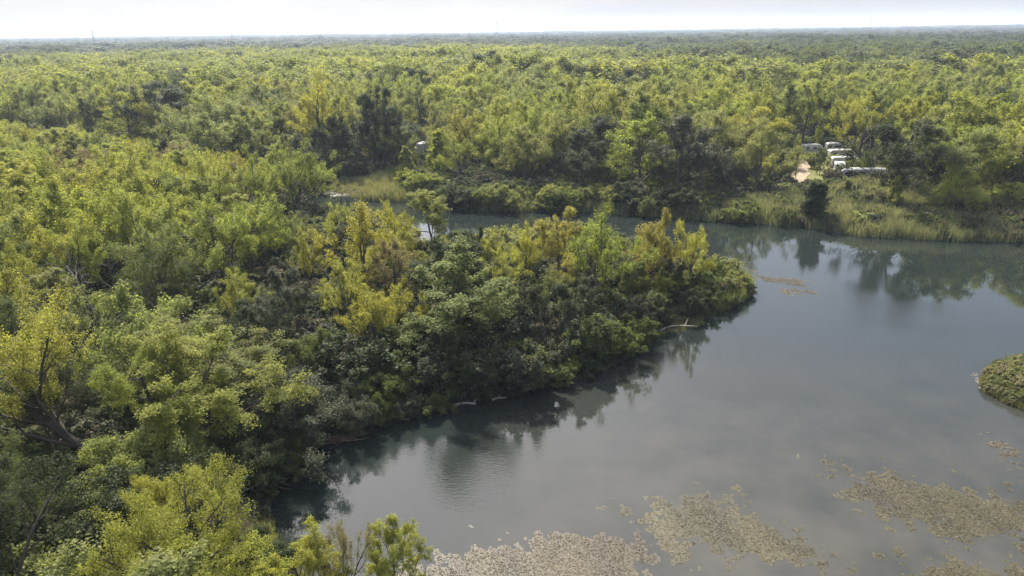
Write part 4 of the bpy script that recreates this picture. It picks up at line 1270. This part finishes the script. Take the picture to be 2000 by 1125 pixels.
def bpart(name, c, d, parent, mat, taper=1.0):
    mb_ = MB(); mb_.box(c, d, taper)
    return obj(name, mb_.mesh(name), parent, mat)
def wheel(parent, x, y, r_=.36, w_=.22):
    mb_ = MB()
    mb_.tube([[x, y - w_ / 2, r_], [x, y - w_ / 2 + .03, r_], [x, y + w_ / 2 - .03, r_], [x, y + w_ / 2, r_]], [r_ * .75, r_, r_, r_ * .75], 14)
    tw = obj('wheel', mb_.mesh('wheel'), parent, M_TYRE)
    mb_ = MB(); mb_.tube([[x, y - w_ / 2 + .01, r_], [x, y + w_ / 2 - .01, r_]], [r_ * .6] * 2, 10)
    mb_.tube([[x, y - w_ / 2 + .015, r_], [x, y - w_ / 2 + .02, r_]], [r_ * .6, .02], 10); mb_.tube([[x, y + w_ / 2 - .02, r_], [x, y + w_ / 2 - .015, r_]], [.02, r_ * .6], 10)
    obj('rim', mb_.mesh('rim'), tw, M_ALU)
def camper(px, py, ang, L_, label, body=M_WHITE, motor=False):
    p = P(px, py, 1.5)
    p[2] = float(ground_z([p[:2]])[0])
    motor_name = 'motorhome' if motor else 'camper_trailer'
    root = bpy.data.objects.new(motor_name, None); COL.objects.link(root)
    root.location = p; root.rotation_euler = (0, 0, ang)
    h0, h1, wd = .55, 2.95, 2.45
    x0, x1 = -L_ / 2, L_ / 2
    if motor:
        prof = [(x0, h0), (x1 - .5, h0), (x1 + .9, h0), (x1 + .95, 1.15), (x1 + .35, 1.3), (x1 - .15, 1.95), (x1 + .5, 2.15), (x1 + .55, 2.6), (x1 + .1, h1), (x0 + .15, h1), (x0, h1 - .2)]
    else:
        prof = [(x0 + .3, h0), (x1 - .7, h0), (x1 - .1, 1.2), (x1, 1.9), (x1 - .35, h1 - .15), (x1 - .8, h1), (x0 + .5, h1), (x0 + .1, h1 - .3), (x0, 1.6), (x0 + .05, .9)]
    V, Fc = extrude_profile(prof, wd)
    part('body', V, Fc, root, body)
    bpart('roof', (-.1, 0, h1 + .03), (L_ - 1.2, wd - .25, .07), root, M_WHITE, .97)
    bpart('roof_vent', (-.9, .1, h1 + .15), (.75, .65, .2), root, M_WHITE, .85)
    for sy in (-1, 1):
        y_ = sy * (wd / 2 + .012)
        for xw in (-L_ * .3, L_ * .08, L_ * .3):
            bpart('window', (xw, y_, 2.0), (1.0, .03, .6), root, M_GLASS)
        bpart('stripe', (0, y_, 1.35), (L_ - .8, .02, .16), root, M_STRIPE)
    dr = bpart('door', (-L_ * .1, -(wd / 2 + .018), 1.6), (.68, .04, 1.85), root, body)
    bpart('handle', (-L_ * .1 + .26, -(wd / 2 + .05), 1.5), (.1, .04, .05), dr, M_ALU)
    if motor:
        bpart('windscreen', (x1 + .12, 0, 1.63), (.55, wd - .5, .5), root, M_GLASS, .6)
        for sx in (x0 + 1.3, x1 + .1):
            for sy in (-1, 1): wheel(root, sx, sy * (wd / 2 - .16))
    else:
        bpart('front_window', (x1 - .06, 0, 1.95), (.2, wd - .8, .5), root, M_GLASS, .8)
        for sx in (-.5, .4):
            for sy in (-1, 1): wheel(root, sx, sy * (wd / 2 - .14), .34)
        mb_ = MB(); mb_.tube([[x1 - .9, -.8, .5], [x1 + 1.0, 0, .5]], [.05, .05], 5); mb_.tube([[x1 - .9, .8, .5], [x1 + 1.0, 0, .5]], [.05, .05], 5); mb_.tube([[x1 + .9, 0, 0], [x1 + .9, 0, .6]], [.04, .04], 5)
        obj('drawbar', mb_.mesh('drawbar'), root, M_STRIPE)
    return tag(root, label, 'motorhome' if motor else 'camper', 'campers parked in the clearing behind the far shore')
camper(1584, 301, R(4), 6.0, 'white camper standing left of the others by the dirt track')
camper(1626, 298, R(-3), 4.6, 'small white camper farthest back in the row on the far side', M_CREAM_SHADED)
camper(1640, 311, R(2), 7.2, 'long white-roofed camper second from the back of the row', M_CREAM_SHADED)
camper(1648, 327, R(-4), 7.5, 'long white-roofed camper third from the back of the row', M_CREAM_SHADED)
camper(1638, 340, R(70), 5.4, 'white motorhome parked end-on between the long campers', M_WHITE, True)
camper(1664, 353, R(3), 7.2, 'grey-white camper nearest the lake in the row', M_WHITE)
camper(1704, 352, R(-6), 5.5, 'white motorhome nearest the lake at the right end of the row', M_WHITE, True)
camper(826, 297, R(80), 5.5, 'lone white motorhome glimpsed between trees behind the reed spit', M_WHITE, True)

# ------------------------------------------------------------------ pylons on the horizon
M_STEEL = simple_mat('pylon_steel', (.16, .165, .175), .6, .4, .1, .2, .4)
def pylon(px, d, h, label, ang):
    a = math.atan((px - 1000) / (F_PX * math.cos(PITCH)))
    x, y = math.sin(a) * d, math.cos(a) * d
    z = float(ground_z([[x, y]])[0])
    root = bpy.data.objects.new('power_pylon', None); COL.objects.link(root)
    root.location = (x, y, z - .5); root.rotation_euler = (0, 0, ang)
    b0, b1 = h * .10, h * .022
    th = .17
    def corner(t_):
        s = b0 + (b1 - b0) * min(1, t_ / .72) if t_ < .72 else b1
        return s
    for sx, sy in ((1, 1), (1, -1), (-1, 1), (-1, -1)):
        mb_ = MB()
        ts = np.linspace(0, 1, 9)
        mb_.tube([[sx * corner(t_), sy * corner(t_), t_ * h] for t_ in ts], [th] * 9, 4)
        obj('leg', mb_.mesh('leg'), root, M_STEEL)
    mb_ = MB()
    ts = np.linspace(0, .98, 13)
    for i in range(12):
        a0, a1 = corner(ts[i]), corner(ts[i + 1])
        for (p0, p1) in (((1, 1), (1, -1)), ((1, -1), (-1, -1)), ((-1, -1), (-1, 1)), ((-1, 1), (1, 1))):
            mb_.tube([[p0[0] * a0, p0[1] * a0, ts[i] * h], [p1[0] * a1, p1[1] * a1, ts[i + 1] * h]], [th * .55] * 2, 3)
            mb_.tube([[p1[0] * a0, p1[1] * a0, ts[i] * h], [p0[0] * a1, p0[1] * a1, ts[i + 1] * h]], [th * .55] * 2, 3)
    tag(obj('lattice', mb_.mesh('lattice'), root, M_STEEL), kind='stuff')
    for lvl, half in ((.74, h * .17), (.88, h * .22)):
        mb_ = MB()
        for s in (-1, 1):
            for yy in (-b1, b1):
                mb_.tube([[0, yy, lvl * h], [s * half, 0, lvl * h + .4]], [th] * 2, 4)
                mb_.tube([[0, yy, lvl * h + h * .05], [s * half, 0, lvl * h + .4]], [th * .8] * 2, 4)
            for q in (.55, 1.0):
                mb_.tube([[s * half * q, 0, lvl * h + .4], [s * half * q, 0, lvl * h - 2.5]], [.18, .18], 4)
        obj('cross_arm', mb_.mesh('cross_arm'), root, M_STEEL)
    return tag(root, label, 'pylon', 'power pylons along the horizon')
for px, d, h, lb in ((277, 2000, 52, 'leftmost power pylon on the horizon'), (518, 2300, 50, 'second power pylon from the left on the horizon'), (672, 2100, 54, 'third power pylon from the left on the horizon'),
                     (784, 2500, 54, 'fourth power pylon from the left on the horizon'), (933, 2400, 60, 'fifth power pylon from the left, left of a close pair'),
                     (979, 2350, 62, 'sixth power pylon from the left, right of a close pair'), (1114, 3600, 58, 'faint power pylon right of the close pair on the horizon'), (1628, 3200, 66, 'thin power pylon alone at the right of the horizon')):
    pylon(px, d, h, lb, R(12))

# ------------------------------------------------------------------ labels for the remaining plants
def ordinal(i):
    return ['first', 'second', 'third', 'fourth', 'fifth', 'sixth', 'seventh', 'eighth', 'ninth', 'tenth', 'eleventh', 'twelfth'][i] if i < 12 else '%dth' % (i + 1)
def place_words(t_):
    px, py, zone = t_['px'], t_['py'], t_['zone']
    if zone == 'far':
        side = ('at far left' if px < 250 else 'on the left' if px < 500 else 'near golden tree' if px < 700 else 'above reed spit' if px < 900 else 'above the channel' if px < 1060 else 'in the middle' if px < 1220 else 'above peninsula tip' if px < 1400 else
                'near camp track' if px < 1560 else 'near the campers' if px < 1720 else 'above right reeds' if px < 1880 else 'at right edge')
        row = 'by water' if t_['kind'] in ('shrub', 'light_shrub') else ('lowest row' if py > 300 else 'front rows' if py > 235 else 'back rows' if py > 185 else 'farthest rows')
        return 'across the lake %s, %s' % (side, row)
    col = 'at left edge' if px < 130 else 'at far left' if px < 260 else 'on the left' if px < 400 else 'left of centre' if px < 540 else 'in mid woods' if px < 680 else 'by leaning tree' if px < 820 else 'by feathery tree' if px < 980 else 'by forked tree' if px < 1180 else 'by peninsula tip'
    row = 'lowest' if py > 900 else 'very low' if py > 760 else 'low' if py > 640 else 'half-way up' if py > 520 else 'high' if py > 420 else 'higher' if py > 330 else 'topmost rows'
    return 'on near side %s, %s' % (col, row)
groups = {}
for t_ in THINGS:
    kn = KNAME[t_['kind']]
    cat = 'shrub' if 'shrub' in t_['kind'] or t_['kind'] == 'juniper' else 'tree'
    gr = ('shrubs along the banks' if cat == 'shrub' else 'trees of the near woods' if t_['zone'] == 'near' else 'trees across the lake' if t_['zone'] == 'far' else None)
    t_['root']['category'] = cat
    if t_['kind'] == 'dead_tree': gr = 'dead trees in the near woods'
    if gr: t_['root']['group'] = gr
    if t_['label']:
        t_['root']['label'] = t_['label']
    else:
        groups.setdefault((t_['col'], kn[1], place_words(t_)), []).append(t_)
for (c_, k_, pl), lst in groups.items():
    lst.sort(key=lambda q: q['px'])
    for i, t_ in enumerate(lst):
        k2 = k_.replace('round-crowned', 'rounded').replace('thin-crowned tree with bare limbs', 'airy tree')
        if len(lst) == 1: lab = '%s %s %s' % (c_, k2, pl)
        else:
            od = 'leftmost' if i == 0 else 'rightmost' if i == len(lst) - 1 else ordinal(i) + ' from left'
            lab = '%s %s %s, %s' % (c_, k2, pl, od)
        t_['root']['label'] = lab

# ------------------------------------------------------------------ air
hz = bpy.data.materials.new('haze_air'); hz.use_nodes = True
t = hz.node_tree; t.nodes.clear()
o = N(t, 'ShaderNodeOutputMaterial')
pv = N(t, 'ShaderNodeVolumePrincipled')
pv.inputs['Color'].default_value = (.70, .81, 1.0, 1)
pv.inputs['Density'].default_value = 0.000105
pv.inputs['Anisotropy'].default_value = 0.2
t.links.new(pv.outputs[0], o.inputs['Volume'])
mb = MB(); mb.box((0, 0, 0), (1, 1, 1))
V = np.array([[-9800, -1000, -12], [9800, -1000, -12], [9800, 9800, -12], [-9800, 9800, -12], [-9800, -1000, 110], [9800, -1000, 110], [9800, 9800, 110], [-9800, 9800, 110]], float)
Q = [[0, 3, 2, 1], [4, 5, 6, 7], [0, 1, 5, 4], [1, 2, 6, 5], [2, 3, 7, 6], [3, 0, 4, 7]]
tag(obj('haze', mesh_np('haze', V, Q), mat=hz), 'thin blue haze over the far woods', 'haze', kind='stuff')
print('PLANTS', len(THINGS), 'shrubs', n_sh, 'vis', len(vis), 'rest', len(rest), 'far', len(fp))
print('TRIS', sum(len(m_.polygons) * 2 for m_ in bpy.data.meshes), 'DENOISE', SC.cycles.use_denoising)
